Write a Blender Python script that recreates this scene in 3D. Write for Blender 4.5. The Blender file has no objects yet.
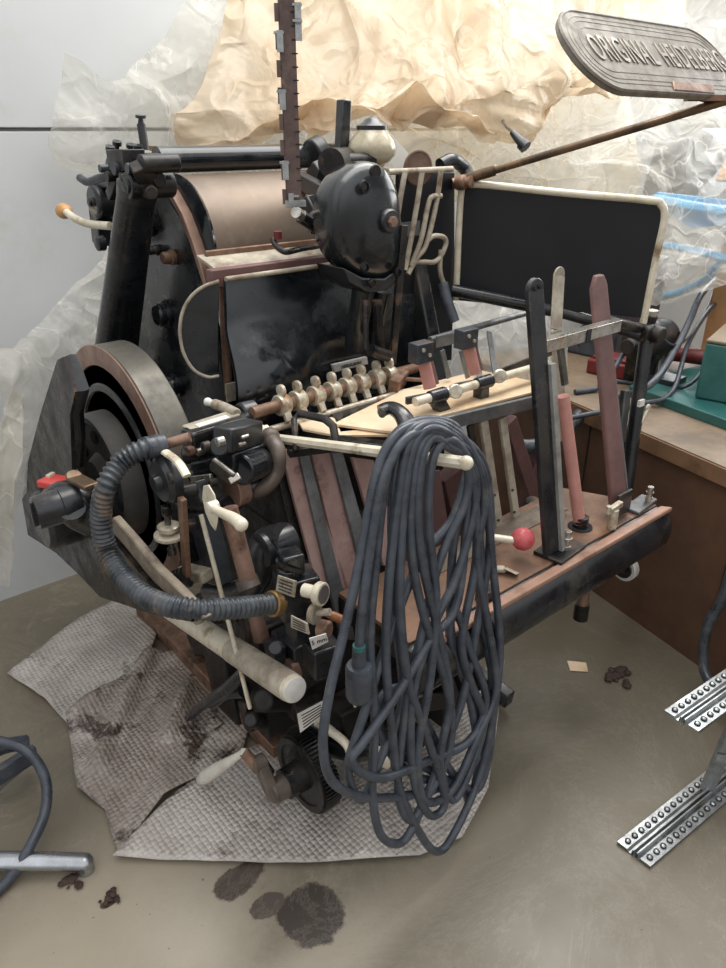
import bpy, bmesh, math, random
from mathutils import Vector, Matrix, noise
random.seed(7)
scene = bpy.context.scene
COL = scene.collection
PI = math.pi
V = Vector
# ---------------------------------------------------------------- camera
FPX = 726.0; TH = math.radians(26); AZ = math.radians(50); CAMH = 1.6
cam = bpy.data.cameras.new('camera'); cam.sensor_fit = 'HORIZONTAL'; cam.sensor_width = 36; cam.lens = 36
cam.clip_start = .02
camo = bpy.data.objects.new('camera', cam); COL.objects.link(camo)
camo.location = (0, 0, CAMH); camo.rotation_euler = (PI/2-TH, 0, AZ-PI/2)
scene.camera = camo
_s, _c = math.sin(TH), math.cos(TH)
def ray(u, v):
    x = (u-363)/FPX; y = -(v-484)/FPX
    fw = _c+y*_s; z = -_s+y*_c
    return V((math.sin(AZ)*x+math.cos(AZ)*fw, -math.cos(AZ)*x+math.sin(AZ)*fw, z))
def A(u, v, X=None, Y=None, Z=None, pl=None):
    """point of the place seen at photo position u,v on the given measured plane"""
    d = ray(u, v); o = V((0, 0, CAMH))
    if X is not None: t = X/d.x
    elif Y is not None: t = Y/d.y
    elif Z is not None: t = (Z-CAMH)/d.z
    else:
        n, k = pl; n = V(n); t = (k-n.dot(o))/n.dot(d)
    return o+d*t
# ---------------------------------------------------------------- materials
def lin(c):
    return tuple(((x/255)/12.92 if x/255 <= .04045 else ((x/255+.055)/1.055)**2.4) for x in c)+(1,)
def mat(name, c1, c2=None, scale=12, amt=.5, rough=.45, rvar=.2, metal=0., bump=.15, bscale=60, c3=None, coat=0, mscale=4, sharp=.12):
    m = bpy.data.materials.new(name); m.use_nodes = True
    nt = m.node_tree; N = nt.nodes; L = nt.links; b = N['Principled BSDF']
    tc = N.new('ShaderNodeTexCoord'); co = tc.outputs['Object']
    b.inputs['Metallic'].default_value = metal
    b.inputs['Coat Weight'].default_value = coat
    b.inputs['Coat Roughness'].default_value = .15
    n1 = N.new('ShaderNodeTexNoise'); n1.inputs['Scale'].default_value = scale; n1.inputs['Detail'].default_value = 8; n1.inputs['Roughness'].default_value = .65
    L.new(co, n1.inputs['Vector'])
    r1 = N.new('ShaderNodeMapRange'); r1.inputs[1].default_value = 1-amt-sharp; r1.inputs[2].default_value = 1-amt+sharp
    L.new(n1.outputs['Fac'], r1.inputs[0])
    mx = N.new('ShaderNodeMix'); mx.data_type = 'RGBA'
    mx.inputs[6].default_value = lin(c1); mx.inputs[7].default_value = lin(c2 or c1)
    L.new(r1.outputs[0], mx.inputs[0]); out = mx.outputs[2]
    if c3:
        n2 = N.new('ShaderNodeTexNoise'); n2.inputs['Scale'].default_value = mscale; n2.inputs['Detail'].default_value = 10; n2.inputs['Roughness'].default_value = .7
        L.new(co, n2.inputs['Vector'])
        r2 = N.new('ShaderNodeMapRange'); r2.inputs[1].default_value = .56; r2.inputs[2].default_value = .68
        L.new(n2.outputs['Fac'], r2.inputs[0])
        m2 = N.new('ShaderNodeMix'); m2.data_type = 'RGBA'; m2.inputs[7].default_value = lin(c3)
        L.new(r2.outputs[0], m2.inputs[0]); L.new(out, m2.inputs[6]); out = m2.outputs[2]
    L.new(out, b.inputs['Base Color'])
    rr = N.new('ShaderNodeMapRange'); rr.inputs[3].default_value = max(.04, rough-rvar/2); rr.inputs[4].default_value = min(1, rough+rvar/2)
    L.new(r1.outputs[0], rr.inputs[0]); L.new(rr.outputs[0], b.inputs['Roughness'])
    if bump:
        n3 = N.new('ShaderNodeTexNoise'); n3.inputs['Scale'].default_value = bscale; n3.inputs['Detail'].default_value = 4
        L.new(co, n3.inputs['Vector'])
        bp = N.new('ShaderNodeBump'); bp.inputs['Strength'].default_value = bump; bp.inputs['Distance'].default_value = .003
        L.new(n3.outputs['Fac'], bp.inputs['Height']); L.new(bp.outputs[0], b.inputs['Normal'])
    return m
M = {}
M['black'] = mat('black_enamel', (20, 23, 27), (40, 42, 45), 9, .5, .3, .25, 0, .1, 40, c3=(72, 68, 62), coat=.3, mscale=6)
M['blackgloss'] = mat('glossy_black_enamel', (14, 17, 21), (40, 44, 47), 5, .5, .22, .25, 0, .05, 30, c3=(78, 82, 84), coat=.4, mscale=3)
M['darkiron'] = mat('oily_dark_iron', (26, 26, 27), (54, 49, 45), 14, .45, .42, .3, .2, .35, 50, c3=(104, 84, 68), mscale=9)
M['grime'] = mat('greasy_black_grime', (20, 19, 19), (44, 38, 34), 20, .5, .5, .4, 0, .6, 40, c3=(80, 62, 50), mscale=12)
M['panel'] = mat('matt_black_panel', (7, 10, 18), (13, 16, 24), 8, .5, .5, .1, 0, .05, 40)
M['steel'] = mat('worn_steel', (120, 118, 112), (84, 80, 75), 25, .5, .35, .2, .8, .15, 60, c3=(120, 92, 72), mscale=10)
M['steelflat'] = mat('grey_steel_strip', (132, 134, 134), (98, 100, 102), 14, .5, .42, .2, .45, .12, 60, c3=(96, 78, 66), mscale=9)
M['steeldark'] = mat('dark_steel_strip', (82, 86, 92), (54, 57, 62), 14, .5, .42, .2, .3, .12, 60, c3=(84, 68, 58), mscale=9)
M['bright'] = mat('bright_machined_steel', (196, 193, 186), (150, 146, 138), 20, .5, .28, .15, .8, .1, 60, c3=(150, 120, 92), mscale=8)
M['nickel'] = mat('aged_nickel_casting', (218, 210, 192), (172, 160, 138), 40, .5, .38, .2, .45, .2, 90, c3=(150, 112, 84), mscale=20)
M['cream'] = mat('cream_enamel', (230, 222, 202), (202, 192, 168), 15, .45, .4, .2, .1, .1, 60, c3=(130, 106, 78), mscale=8)
M['creamdust'] = mat('dusty_cream_grey_enamel', (186, 178, 160), (142, 131, 116), 16, .5, .55, .2, 0, .25, 80, c3=(110, 88, 66), mscale=9)
M['rust'] = mat('brown_rusty_steel', (142, 112, 92), (108, 82, 66), 18, .5, .5, .3, .3, .25, 70, c3=(70, 52, 44), mscale=10)
M['copper'] = mat('reddish_brown_steel', (162, 130, 114), (132, 106, 92), 12, .5, .4, .2, .35, .15, 60, c3=(90, 64, 52), mscale=8)
M['pink'] = mat('faded_brown_pink_board', (190, 158, 150), (168, 136, 128), 9, .5, .5, .2, 0, .1, 60, c3=(112, 78, 70), mscale=6)
M['maroon'] = mat('dull_maroon_board', (122, 90, 86), (104, 76, 73), 9, .5, .48, .2, 0, .1, 60, c3=(126, 92, 84), mscale=6)
M['salmon'] = mat('worn_salmon_tube', (200, 146, 136), (178, 124, 114), 9, .5, .4, .2, 0, .1, 60, c3=(190, 160, 140), mscale=6)
M['salmonedge'] = mat('worn_salmon_edge', (170, 132, 112), (142, 110, 92), 9, .5, .4, .2, 0, .1, 60, c3=(120, 84, 66), mscale=9)
M['deck'] = mat('rust_stained_steel_deck', (150, 112, 86), (112, 86, 70), 9, .55, .42, .25, .2, .2, 50, c3=(84, 70, 62), mscale=7)
M['deckgrey'] = mat('grey_worn_deck', (140, 126, 112), (108, 96, 86), 12, .5, .4, .2, .4, .15, 50, c3=(98, 70, 54), mscale=9)
M['paper'] = mat('yellowed_paper', (234, 212, 182), (218, 192, 158), 5, .5, .7, .1, 0, .05, 60, c3=(196, 160, 116), mscale=4)
M['wood'] = mat('pale_turned_wood', (206, 160, 104), (176, 126, 78), 30, .5, .45, .2, 0, .1, 60)
M['brownwood'] = mat('brown_wood_handle', (160, 100, 56), (116, 70, 42), 50, .5, .4, .2, 0, .2, 60)
M['rubber'] = mat('grey_black_rubber', (54, 59, 67), (74, 80, 89), 20, .5, .34, .15, 0, .15, 120, c3=(92, 92, 92), mscale=14)
M['hose'] = mat('dark_grey_ribbed_hose', (46, 52, 58), (80, 84, 88), 24, .5, .35, .2, .1, .1, 90, c3=(130, 110, 90), mscale=10)
M['red'] = mat('red_plastic', (196, 52, 52), (214, 84, 78), 20, .5, .4, .1)
M['dullred'] = mat('dull_dark_red', (124, 40, 40), (100, 34, 34), 8, .5, .5, .1, c3=(80, 40, 36))
M['raildust'] = mat('dusty_grey_brown_edge', (158, 146, 128), (126, 114, 100), 16, .5, .6, .2, 0, .25, 80, c3=(96, 82, 70), mscale=9)
M['dustyarm'] = mat('dusty_brown_grey_casting', (112, 100, 90), (80, 72, 66), 14, .5, .45, .2, .2, .3, 60, c3=(60, 52, 48), mscale=8)
M['webblack'] = mat('worn_black_web_sheen_tint', (40, 43, 48), (58, 60, 62), 8, .5, .35, .2, 0, .15, 50, c3=(86, 76, 68), coat=.2, mscale=6)  # base lifted to blue-grey in place of reflections the enclosed web misses
M['steellight'] = mat('pale_grey_steel_edge', (158, 156, 152), (126, 124, 120), 14, .5, .4, .2, .1, .1, 60, c3=(110, 96, 84), mscale=9)
M['handle'] = mat('polished_aluminium_handle', (228, 226, 216), (206, 202, 190), 10, .5, .3, .15, 0, .05, 60, c3=(206, 158, 112), mscale=12)
M['ballred'] = mat('dusty_pink_red_knob', (176, 62, 72), (198, 96, 100), 30, .5, .35, .2, c3=(200, 120, 118), mscale=20)
M['white'] = mat('off_white_label', (226, 224, 218), (204, 200, 192), 20, .4, .5, .1)
M['ink'] = mat('black_print', (38, 38, 42), rough=.6, bump=0)
M['tread'] = mat('flywheel_tread_steel', (112, 108, 98), (84, 82, 76), 10, .5, .45, .2, .35, .15, 40, c3=(120, 96, 74), mscale=6)
M['cast'] = mat('cast_aluminium_relief', (138, 132, 123), (118, 112, 103), 30, .5, .5, .15, .45, .3, 80, c3=(118, 108, 98), mscale=10)
M['hubdark'] = mat('dark_belt_pulley', (70, 70, 68), (92, 88, 82), 10, .45, .6, .2, 0, .3, 60, c3=(110, 92, 78), mscale=8)
M['strip'] = mat('dark_notched_board', (112, 92, 86), (82, 66, 62), 26, .5, .5, .2, 0, .3, 60, c3=(142, 120, 108), mscale=16)
M['green'] = mat('teal_green_paint', (40, 92, 90), (58, 106, 102), 9, .5, .42, .2, 0, .1, 50, c3=(70, 84, 74), mscale=6)
M['blue'] = mat('bright_blue_plastic', (38, 150, 214), (70, 176, 228), 6, .5, .35, .1, bump=0)
M['galv'] = mat('galvanised_steel', (196, 200, 200), (152, 156, 158), 22, .5, .34, .15, .75, .1, 60, c3=(120, 118, 112), mscale=10)
M['hole'] = mat('dark_punched_hole', (34, 34, 34), rough=.8, bump=0)
M['chrome'] = mat('chromed_tube', (186, 190, 194), (160, 164, 168), 12, .5, .26, .1, .9, .05, 60)
M['bench'] = mat('brown_chipboard_face', (104, 76, 58), (90, 65, 50), 7, .5, .55, .2, 0, .1, 60, c3=(92, 64, 50), mscale=3)
M['benchtop'] = mat('worn_grey_brown_bench_top', (138, 120, 100), (112, 98, 82), 6, .5, .55, .2, 0, .15, 50, c3=(104, 92, 80), mscale=4)
M['benchedge'] = mat('brown_bench_edge', (136, 104, 76), (120, 90, 66), 8, .5, .55, .1, 0, .1, 60, c3=(90, 70, 54), mscale=6)
M['card'] = mat('brown_cardboard', (196, 150, 104), (178, 134, 92), 6, .5, .7, .1, 0, .1, 60)
M['brass'] = mat('brass_fitting', (170, 140, 90), (120, 96, 64), 30, .5, .4, .2, .6, .2, 60)
M['debris'] = mat('dark_brown_dirt', (72, 54, 46), (50, 38, 34), 60, .5, .8, .1, 0, .8, 60)
M['yellow'] = mat('yellow_tape', (226, 180, 50), rough=.5, bump=0)
M['jar'] = mat('clouded_glass_jar', (190, 180, 156), (150, 140, 116), 14, .5, .18, .15, 0, .05, 40, c3=(150, 132, 100), coat=.6, mscale=8)
M['drum'] = mat('ink_drum_brushed_steel', (132, 115, 98), (108, 96, 86), 2, .5, .42, .1, .35, .05, 60, c3=(150, 130, 110), mscale=1.5)
M['armbrown'] = mat('tarnished_brown_tube', (132, 108, 84), (84, 70, 58), 12, .5, .35, .2, .5, .1, 60, c3=(60, 52, 46), mscale=6)
M['castlight'] = mat('rubbed_cast_lettering', (166, 160, 150), (146, 140, 130), 30, .5, .42, .2, .5, .1, 80)
M['disc'] = mat('dull_brown_disc', (128, 104, 92), (106, 84, 74), 26, .5, .5, .1, .3, .2, 80)
# ---------------------------------------------------------------- mesh builder
class B:
    def __init__(s): s.bm = bmesh.new()
    def face_loop(s, rings, closed_ring=True, cap=True):
        bm = s.bm; vs = [[bm.verts.new(p) for p in r] for r in rings]
        n = len(vs[0])
        for a, b in zip(vs, vs[1:]):
            for i in range(n if closed_ring else n-1):
                j = (i+1) % n
                try: bm.faces.new((a[i], a[j], b[j], b[i]))
                except ValueError: pass
        if cap and closed_ring:
            for r in (vs[0], vs[-1]):
                try: bm.faces.new(r)
                except ValueError: pass
        return s
    def tube(s, pts, r, n=12, spline=True, res=6, closed=False, cap=True, flat=1.0, rf=None):
        pts = [V(p) for p in pts]
        if spline and len(pts) > 2: pts = catmull(pts, res, closed)
        N = len(pts)
        t0 = (pts[1]-pts[0]).normalized()
        up = V((0, 0, 1)) if abs(t0.z) < .9 else V((1, 0, 0))
        nx = t0.cross(up).normalized(); rings = []
        for i in range(N):
            if closed: t = pts[(i+1) % N]-pts[i-1]
            else: t = pts[min(i+1, N-1)]-pts[max(i-1, 0)]
            t.normalize(); nx = (nx-t*nx.dot(t)).normalized(); ny = t.cross(nx)
            q = rf(i/(N-1)) if rf else (r[0]+(r[1]-r[0])*i/(N-1) if isinstance(r, tuple) else r)
            rings.append([pts[i]+nx*math.cos(2*PI*k/n)*q+ny*math.sin(2*PI*k/n)*q*flat for k in range(n)])
        if closed: rings.append(rings[0])
        return s.face_loop(rings, True, cap and not closed)
    def cyl(s, p0, p1, r, r2=None, n=32):
        return s.tube([p0, p1], (r, r if r2 is None else r2), n, False)
    def lathe(s, base, axis, prof, n=40):
        axis = V(axis).normalized(); base = V(base)
        up = V((0, 0, 1)) if abs(axis.z) < .9 else V((1, 0, 0))
        x = axis.cross(up).normalized(); y = axis.cross(x)
        rings = [[base+axis*h+(x*math.cos(2*PI*k/n)+y*math.sin(2*PI*k/n))*max(r, .0003) for k in range(n)] for h, r in prof]
        return s.face_loop(rings)
    def prism(s, poly, ext):
        ext = V(ext); return s.face_loop([[V(p) for p in poly], [V(p)+ext for p in poly]])
    def box(s, c, d, rz=0, rot=None):
        c = V(c); Mx = rot or Matrix.Rotation(rz, 3, 'Z')
        P = [[c+Mx @ V((sx*d[0]/2, sy*d[1]/2, sz*d[2]/2)) for sx, sy in ((-1, -1), (1, -1), (1, 1), (-1, 1))] for sz in (-1, 1)]
        return s.face_loop(P)
    def bar(s, p0, p1, w, h, side=(1, 0, 0)):
        """rectangular bar p0->p1, w along side, h across it"""
        p0 = V(p0); p1 = V(p1); t = (p1-p0).normalized(); a = V(side); a = (a-t*a.dot(t)).normalized(); b = t.cross(a)
        q = [a*w/2+b*h/2, -a*w/2+b*h/2, -a*w/2-b*h/2, a*w/2-b*h/2]
        return s.face_loop([[p+x for x in q] for p in (p0, p1)])
    def ball(s, c, r, n=20, sc=(1, 1, 1)):
        c = V(c); rings = []
        for i in range(n+1):
            a = PI*i/n; rr = max(math.sin(a), .002)*r
            rings.append([c+V((math.cos(2*PI*k/n)*rr*sc[0], math.sin(2*PI*k/n)*rr*sc[1], -math.cos(a)*r*sc[2])) for k in range(n)])
        return s.face_loop(rings)
    def strip(s, lower, upper, ext):
        """thick band between two point rows"""
        ext = V(ext); L = [V(p) for p in lower]; U = [V(p) for p in upper]
        rings = [[a, b, b+ext, a+ext] for a, b in zip(L, U)]
        return s.face_loop(rings)
def catmull(p, res, closed=False):
    out = []; n = len(p)
    for i in range(n if closed else n-1):
        if closed: a, b, c, d = p[i-1], p[i], p[(i+1) % n], p[(i+2) % n]
        else:
            b, c = p[i], p[i+1]; a = p[i-1] if i else b*2-c; d = p[i+2] if i+2 < n else c*2-b
        for k in range(res):
            t = k/res
            out.append(.5*((2*b)+(c-a)*t+(2*a-5*b+4*c-d)*t*t+(3*b-a-3*c+d)*t**3))
    if not closed: out.append(p[-1])
    return out
def obj(name, b, m, parent=None, bev=0, sub=0, ang=38, recalc=True):
    bm = b.bm
    if recalc: bmesh.ops.recalc_face_normals(bm, faces=bm.faces)
    for f in bm.faces: f.smooth = True
    for e in bm.edges:
        if len(e.link_faces) == 2 and e.calc_face_angle(0) > math.radians(ang): e.smooth = False
    me = bpy.data.meshes.new(name); 
    o = bpy.data.objects.new(name, me); COL.objects.link(o)
    if parent:
        o.parent = parent
        q = parent; off = V((0, 0, 0))
        while q: off += q.location; q = q.parent
    else:
        xs = [v.co for v in bm.verts]
        off = V(((min(v.x for v in xs)+max(v.x for v in xs))/2, (min(v.y for v in xs)+max(v.y for v in xs))/2, min(v.z for v in xs)))
        o.location = off
    bmesh.ops.translate(bm, verts=bm.verts, vec=-off)
    bm.to_mesh(me); bm.free(); me.materials.append(M[m] if isinstance(m, str) else m)
    if bev:
        md = o.modifiers.new('bevel', 'BEVEL'); md.width = bev; md.segments = 2; md.limit_method = 'ANGLE'; md.angle_limit = math.radians(40)
    if sub:
        md = o.modifiers.new('sub', 'SUBSURF'); md.levels = sub; md.render_levels = sub
    return o
def tag(o, label, cat, group=None, kind=None):
    o['label'] = label; o['category'] = cat
    if group: o['group'] = group
    if kind: o['kind'] = kind
    return o
def struct(o): o['kind'] = 'structure'; return o
def thing(name, loc, label, cat, group=None):
    o = bpy.data.objects.new(name, None); COL.objects.link(o); o.location = loc; o.empty_display_size = .05
    return tag(o, label, cat, group)
def text(name, s, origin, xd, yd, size, depth, m, parent, sx=1.0, bold=0, spacing=1.0, align='CENTER'):
    cu = bpy.data.curves.new(name, 'FONT'); cu.body = s; cu.size = 1; cu.extrude = depth/size; cu.offset = bold; cu.space_character = spacing
    cu.align_x = align; cu.align_y = 'CENTER'; cu.resolution_u = 3
    t = bpy.data.objects.new('tmp', cu); COL.objects.link(t)
    dg = bpy.context.evaluated_depsgraph_get(); dg.update()
    me = bpy.data.meshes.new_from_object(t.evaluated_get(dg)); bpy.data.objects.remove(t)
    xd = V(xd).normalized(); yd = V(yd); yd = (yd-xd*yd.dot(xd)).normalized(); zd = xd.cross(yd)
    q = parent; off = V((0, 0, 0))
    while q: off += q.location; q = q.parent
    for v in me.vertices: v.co = V(origin)+xd*v.co.x*size*sx+yd*v.co.y*size+zd*v.co.z*size-off
    me.materials.clear(); me.materials.append(M[m])
    o = bpy.data.objects.new(name, me); COL.objects.link(o); o.parent = parent
    return o
X_ = V((1, 0, 0)); Y_ = V((0, 1, 0)); Z_ = V((0, 0, 1))
def proj_u(P_):
    R_ = (math.sin(AZ), -math.cos(AZ)); F_ = (math.cos(AZ), math.sin(AZ))
    r = P_.x*R_[0]+P_.y*R_[1]; fw = P_.x*F_[0]+P_.y*F_[1]; z = P_.z-CAMH
    return 363+FPX*r/(fw*_c-z*_s)
# ================================================================ PRESS
press = thing('printing_press', (1.3, 1.4, 0), 'large black cast iron printing press with a flywheel, standing on bubble wrap', 'printing press')
def part(name, b, m, parent=None, **k): return obj(name, b, m, parent or press, **k)

# ---- body castings
b = B(); b.prism([(.95, 1.24, .0), (1.5, 1.24, .0), (1.5, 2.1, .0), (.95, 2.1, .0)], (0, 0, .07))
b.prism([(1.0, 1.32, .06), (1.42, 1.32, .06), (1.42, 2.05, .06), (1.0, 2.05, .06)], (0, 0, .50))
b.prism([(1.0, 1.68, .55), (1.45, 1.68, .55), (1.45, 2.05, .55), (1.0, 2.05, .55)], (0, 0, .45))
b.prism([(1.0, 1.5, .55), (1.5, 1.5, .55), (1.5, 1.7, .55), (1.0, 1.7, .55)], (0, 0, .27))
part('machine_base', b, 'grime', bev=.012)
b = B(); b.bar((.80, 1.30, .03), (.80, 2.2, .03), .07, .06)
part('base_skid', b, 'rust', bev=.004)
b = B(); b.bar(A(510, 700, Z=.05), A(470, 670, Z=.07), .05, .04, (0, 0, 1)); b.bar(A(470, 670, Z=.07), (1.3, 1.3, .06), .05, .05)
part('machine_foot', b, 'black', bev=.004)

# ---- side frame (near side cheek)
SX = .95
pts = [(148, 180), (158, 182), (180, 216), (191, 242), (206, 290), (216, 335), (225, 385), (232, 425), (215, 450), (188, 440), (165, 395), (135, 350), (126, 310), (134, 270), (137, 215)]
b = B(); b.prism([A(u, v, X=SX) for u, v in pts], (.02, 0, 0))
side = part('side_frame', b, 'black', bev=.006)
arc = [(158, 182), (167, 194), (179, 216), (189, 242), (198, 270), (205, 292)]
b = B(); lo = [A(u, v, X=SX-.006) for u, v in arc]; up = [p+V((0, -.018, .006)) for p in lo]
b.strip(lo, up, (.034, 0, 0)); part('frame_edge', b, 'copper', side, bev=.002)
for (u, v, r, m_) in ((167, 314, .034, 'black'), (174, 257, .017, 'rust'), (150, 222, .034, 'black'), (158, 250, .012, 'steel'), (190, 330, .014, 'darkiron'), (205, 350, .018, 'darkiron'), (178, 385, .03, 'black')):
    p = A(u, v, X=SX); b = B(); b.lathe(p, (-1, 0, 0), [(0, r*1.25), (.012, r*1.25), (.013, r), (.03, r), (.036, r*.85), (.036, .0)])
    part('frame_bolt', b, m_, side, bev=.001)
# far cheek
b = B(); b.prism([(1.56, 2.12, 1.5), (1.56, 1.78, 1.46), (1.56, 1.62, 1.25), (1.56, 1.5, .9), (1.56, 1.5, .1), (1.56, 2.1, .1)], (.05, 0, 0))
part('side_frame', b, 'black', bev=.006)
# struts of the cheek: web between column and cheek
b = B()
b.tube([A(138, 230, X=.97), A(130, 270, X=.97), A(140, 300, X=.97)], .03, 10)
b.bar(A(130, 355, X=.99), A(190, 400, X=.99), .05, .04); b.bar(A(190, 400, X=.99), A(235, 455, X=.99), .05, .05)
b.bar(A(215, 385, X=1.02), A(250, 392, X=1.1), .05, .05)
part('frame_web', b, 'darkiron', bev=.005)
# ---- leaning column
b = B()
p1 = A(137, 192, X=.84); p0 = A(117, 345, X=.84); p2 = p0+(p0-p1)*.9
b.tube([p2, p0, p1], (.085, .047), 20, False, flat=.8, rf=lambda t: .085-.035*t)
b.lathe(p1, p1-p0, [(-.01, .05), (.02, .052), (.03, .044), (.034, 0)])
colm = part('support_column', b, 'black')
b = B(); b.box(A(110, 318, X=.80), (.008, .01, .016)); part('column_slot', b, 'hole', colm)

# ---- top ink fountain mechanism
b = B()
def C(u0, v0, u1, v1, r, X0=.84, X1=None, bb=None): (bb or b).cyl(A(u0, v0, X=X0), A(u1, v1, X=X1 if X1 is not None else X0), r)
p = A(127, 186, X=.80); b.cyl(p, p+X_*.12, .033); b.cyl(p-X_*.004, p+X_*.01, .018)
p = A(140, 164, X=.82); b.cyl(p, p+X_*.10, .022); b.bar(p, A(150, 190, X=.86), .05, .035)
C(143, 190, 152, 193, .017); C(150, 178, 160, 180, .018, .87)
b.bar(A(118, 160, X=.84), A(135, 160, X=.84), .06, .05); b.bar(A(120, 175, X=.84), A(112, 196, X=.84), .03, .03)
b.bar(A(148, 155, X=.9), A(160, 195, X=.92), .05, .03)
part('fountain_bracket', b, 'darkiron', bev=.003)
b = B()
for (u, v, X0, r, m_) in ((113, 168, .86, .035, 'darkiron'),):
    p = A(u, v, X=X0); b.lathe(p, (-1, 0, 0), [(-.05, r), (0, r), (.01, r*.8), (.012, 0)])
p = A(94, 202, X=.84); b.lathe(p, (-1, 0, 0), [(-.05, .047), (0, .047), (.006, .04), (.006, .012), (.018, .012), (.018, 0)])
b.bar(A(100, 205, X=.87), A(104, 244, X=.87), .05, .06); b.bar(A(96, 182, X=.87), A(125, 182, X=.87), .03, .03)
part('ratchet_housing', b, 'black', bev=.004)
b = B(); b.tube([A(80, 178, X=.8), A(88, 182, X=.8), A(100, 178, X=.81), A(114, 176, X=.82)], .011, 10); part('ratchet_lever', b, 'steeldark')
b = B(); p = A(104, 243, X=.8); b.lathe(p, (-1, 0, 0), [(0, .02), (.02, .02), (.024, .012), (.024, 0)]); part('frame_bolt', b, 'black')
# spike and screws
b = B(); b.cyl(A(145, 150, X=.9), A(141, 124, X=.9), .011); b.cyl(A(141, 124, X=.9), A(140.5, 116, X=.9), .008, .005); b.cyl(A(140.7, 118, X=.9), A(140.5, 115, X=.9), .013)
part('fountain_spindle', b, 'black')
for (u, v, dv) in ((117, 157, 16), (110, 158, 12), (131, 156, 12), (138, 156, 11)):
    b = B(); b.cyl(A(u, v, X=.86), A(u, v-dv, X=.86), .006); b.cyl(A(u, v-dv+4, X=.86), A(u, v-dv, X=.86), .012)
    part('adjusting_screw', b, 'black')
for i in range(5):
    b = B(); p = A(118+i*7, 168+(i % 2)*8, X=.85); b.cyl(p-X_*.05, p+X_*.01, .010+.003*(i % 3)); part('adjusting_screw', b, ('steeldark', 'darkiron')[i % 2])
# handle with tan knob
b = B(); b.tube([A(66, 212, X=.8), A(76, 219, X=.8), A(90, 224, X=.82), A(110, 226, X=.85)], (.011, .012), 12)
h = part('hand_lever', b, 'cream')
b = B(); b.ball(A(64, 211, X=.8), .024, sc=(1, 1, .95)); part('lever_knob', b, 'wood', h)
# ---- roller and ink drum
p = A(157, 160, X=.95); q = V((1.66, p.y, p.z))
b = B(); b.cyl(p, q, .034); r_ = part('ink_roller', b, 'blackgloss')
b = B(); b.cyl(p-X_*.03, p+X_*.001, .018); b.cyl(q, q+X_*.04, .018); part('roller_axle', b, 'steel', r_)
b = B(); b.bar(p+V((0, .03, .028)), q+V((0, .03, .028)), .02, .012, (0, 1, 0)); part('fountain_blade', b, 'brass')
DC = V((SX, 1.96, 1.305)); DR = .185
b = B(); b.lathe(DC+X_*.03, X_, [(0, DR-.01), (.004, DR), (.59, DR), (.6, DR-.01)], 72); part('ink_drum', b, 'drum')
b = B(); b.lathe(DC+X_*.022, X_, [(0, DR-.004), (.006, DR+.005), (.014, DR+.001)], 72); part('drum_flange', b, 'blackgloss')
# roller carriage bits on the right of the drum
b = B()
b.cyl(A(312, 155, Y=1.95), A(322, 150, Y=1.95), .045); b.bar(A(312, 165, Y=1.9), A(330, 190, Y=1.85), .03, .05)
b.bar(A(300, 180, Y=1.85), A(328, 196, Y=1.7), .03, .045); b.bar(A(306, 200, Y=1.7), A(320, 225, Y=1.65), .03, .05)
b.bar(A(322, 165, Y=1.8), A(345, 182, Y=1.75), .04, .07); b.cyl(A(300, 216, Y=1.6), A(325, 232, Y=1.6), .018); b.cyl(A(310, 222, Y=1.62), A(330, 225, Y=1.6), .03)
part('roller_arm', b, 'black', bev=.005)
b = B(); b.cyl(A(296, 212, Y=1.58), A(303, 217, Y=1.6), .014); part('roller_arm_nut', b, 'bright')
# beds below drum
b = B(); p = A(206, 264, Y=1.73); b.bar(p, (1.56, p.y, p.z), .10, .010, (0, 1, .25)); part('drum_tray', b, 'creamdust', bev=.002)
b = B(); p = A(209, 279, Y=1.67); b.bar(p, (1.56, p.y, p.z), .03, .045, (0, 1, 0)); part('tray_rail', b, 'maroon', bev=.003)
b = B(); p = A(205, 254, Y=1.765); b.bar(p, (1.56, p.y, p.z), .012, .016, (0, 1, 0)); part('tray_rail', b, 'rust', bev=.003)
b = B(); b.tube([A(273, 240, Y=1.72), A(277, 247, Y=1.68), A(286, 252, Y=1.64), A(300, 249, Y=1.66), A(318, 246, Y=1.68)], .008, 10)
l_ = part('tray_lever', b, 'darkiron')
b = B(); p = A(278, 236, Y=1.7); b.cyl(p-Z_*.008, p+Z_*.012, .011); part('lever_tip', b, 'dullred', l_)

# ---- splash fender (curved shell)
def fender_pt(s, t):
    # s along X 0..1, t from top 0 to bottom 1
    x = .925+s*(.68+.06*t)-.085*t
    y0 = 1.635+.015*s
    z = 1.262-.40*t
    bulge = .03*math.sin(PI*min(1, t*1.05))
    cx = (s-.12)/.42; cz = (t-1.0)/.78
    q_ = max(0, 1-cx*cx-cz*cz); dome = (q_*q_*(3-2*q_))
    return V((x, y0-.02*t-bulge-.095*dome, z))
b = B(); NS, NT = 48, 28
front = [[fender_pt(i/NS, j/NT) for i in range(NS+1)] for j in range(NT+1)]
b.face_loop(front, False); b.face_loop([[p+V((0, .012, 0)) for p in r] for r in front], False)
fen = part('splash_fender', b, 'blackgloss', ang=60)
b = B(); b.tube([fender_pt(i/20, 0)+V((0, 0, .004)) for i in range(21)], .0065, 10); part('fender_edging', b, 'creamdust', fen)
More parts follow.
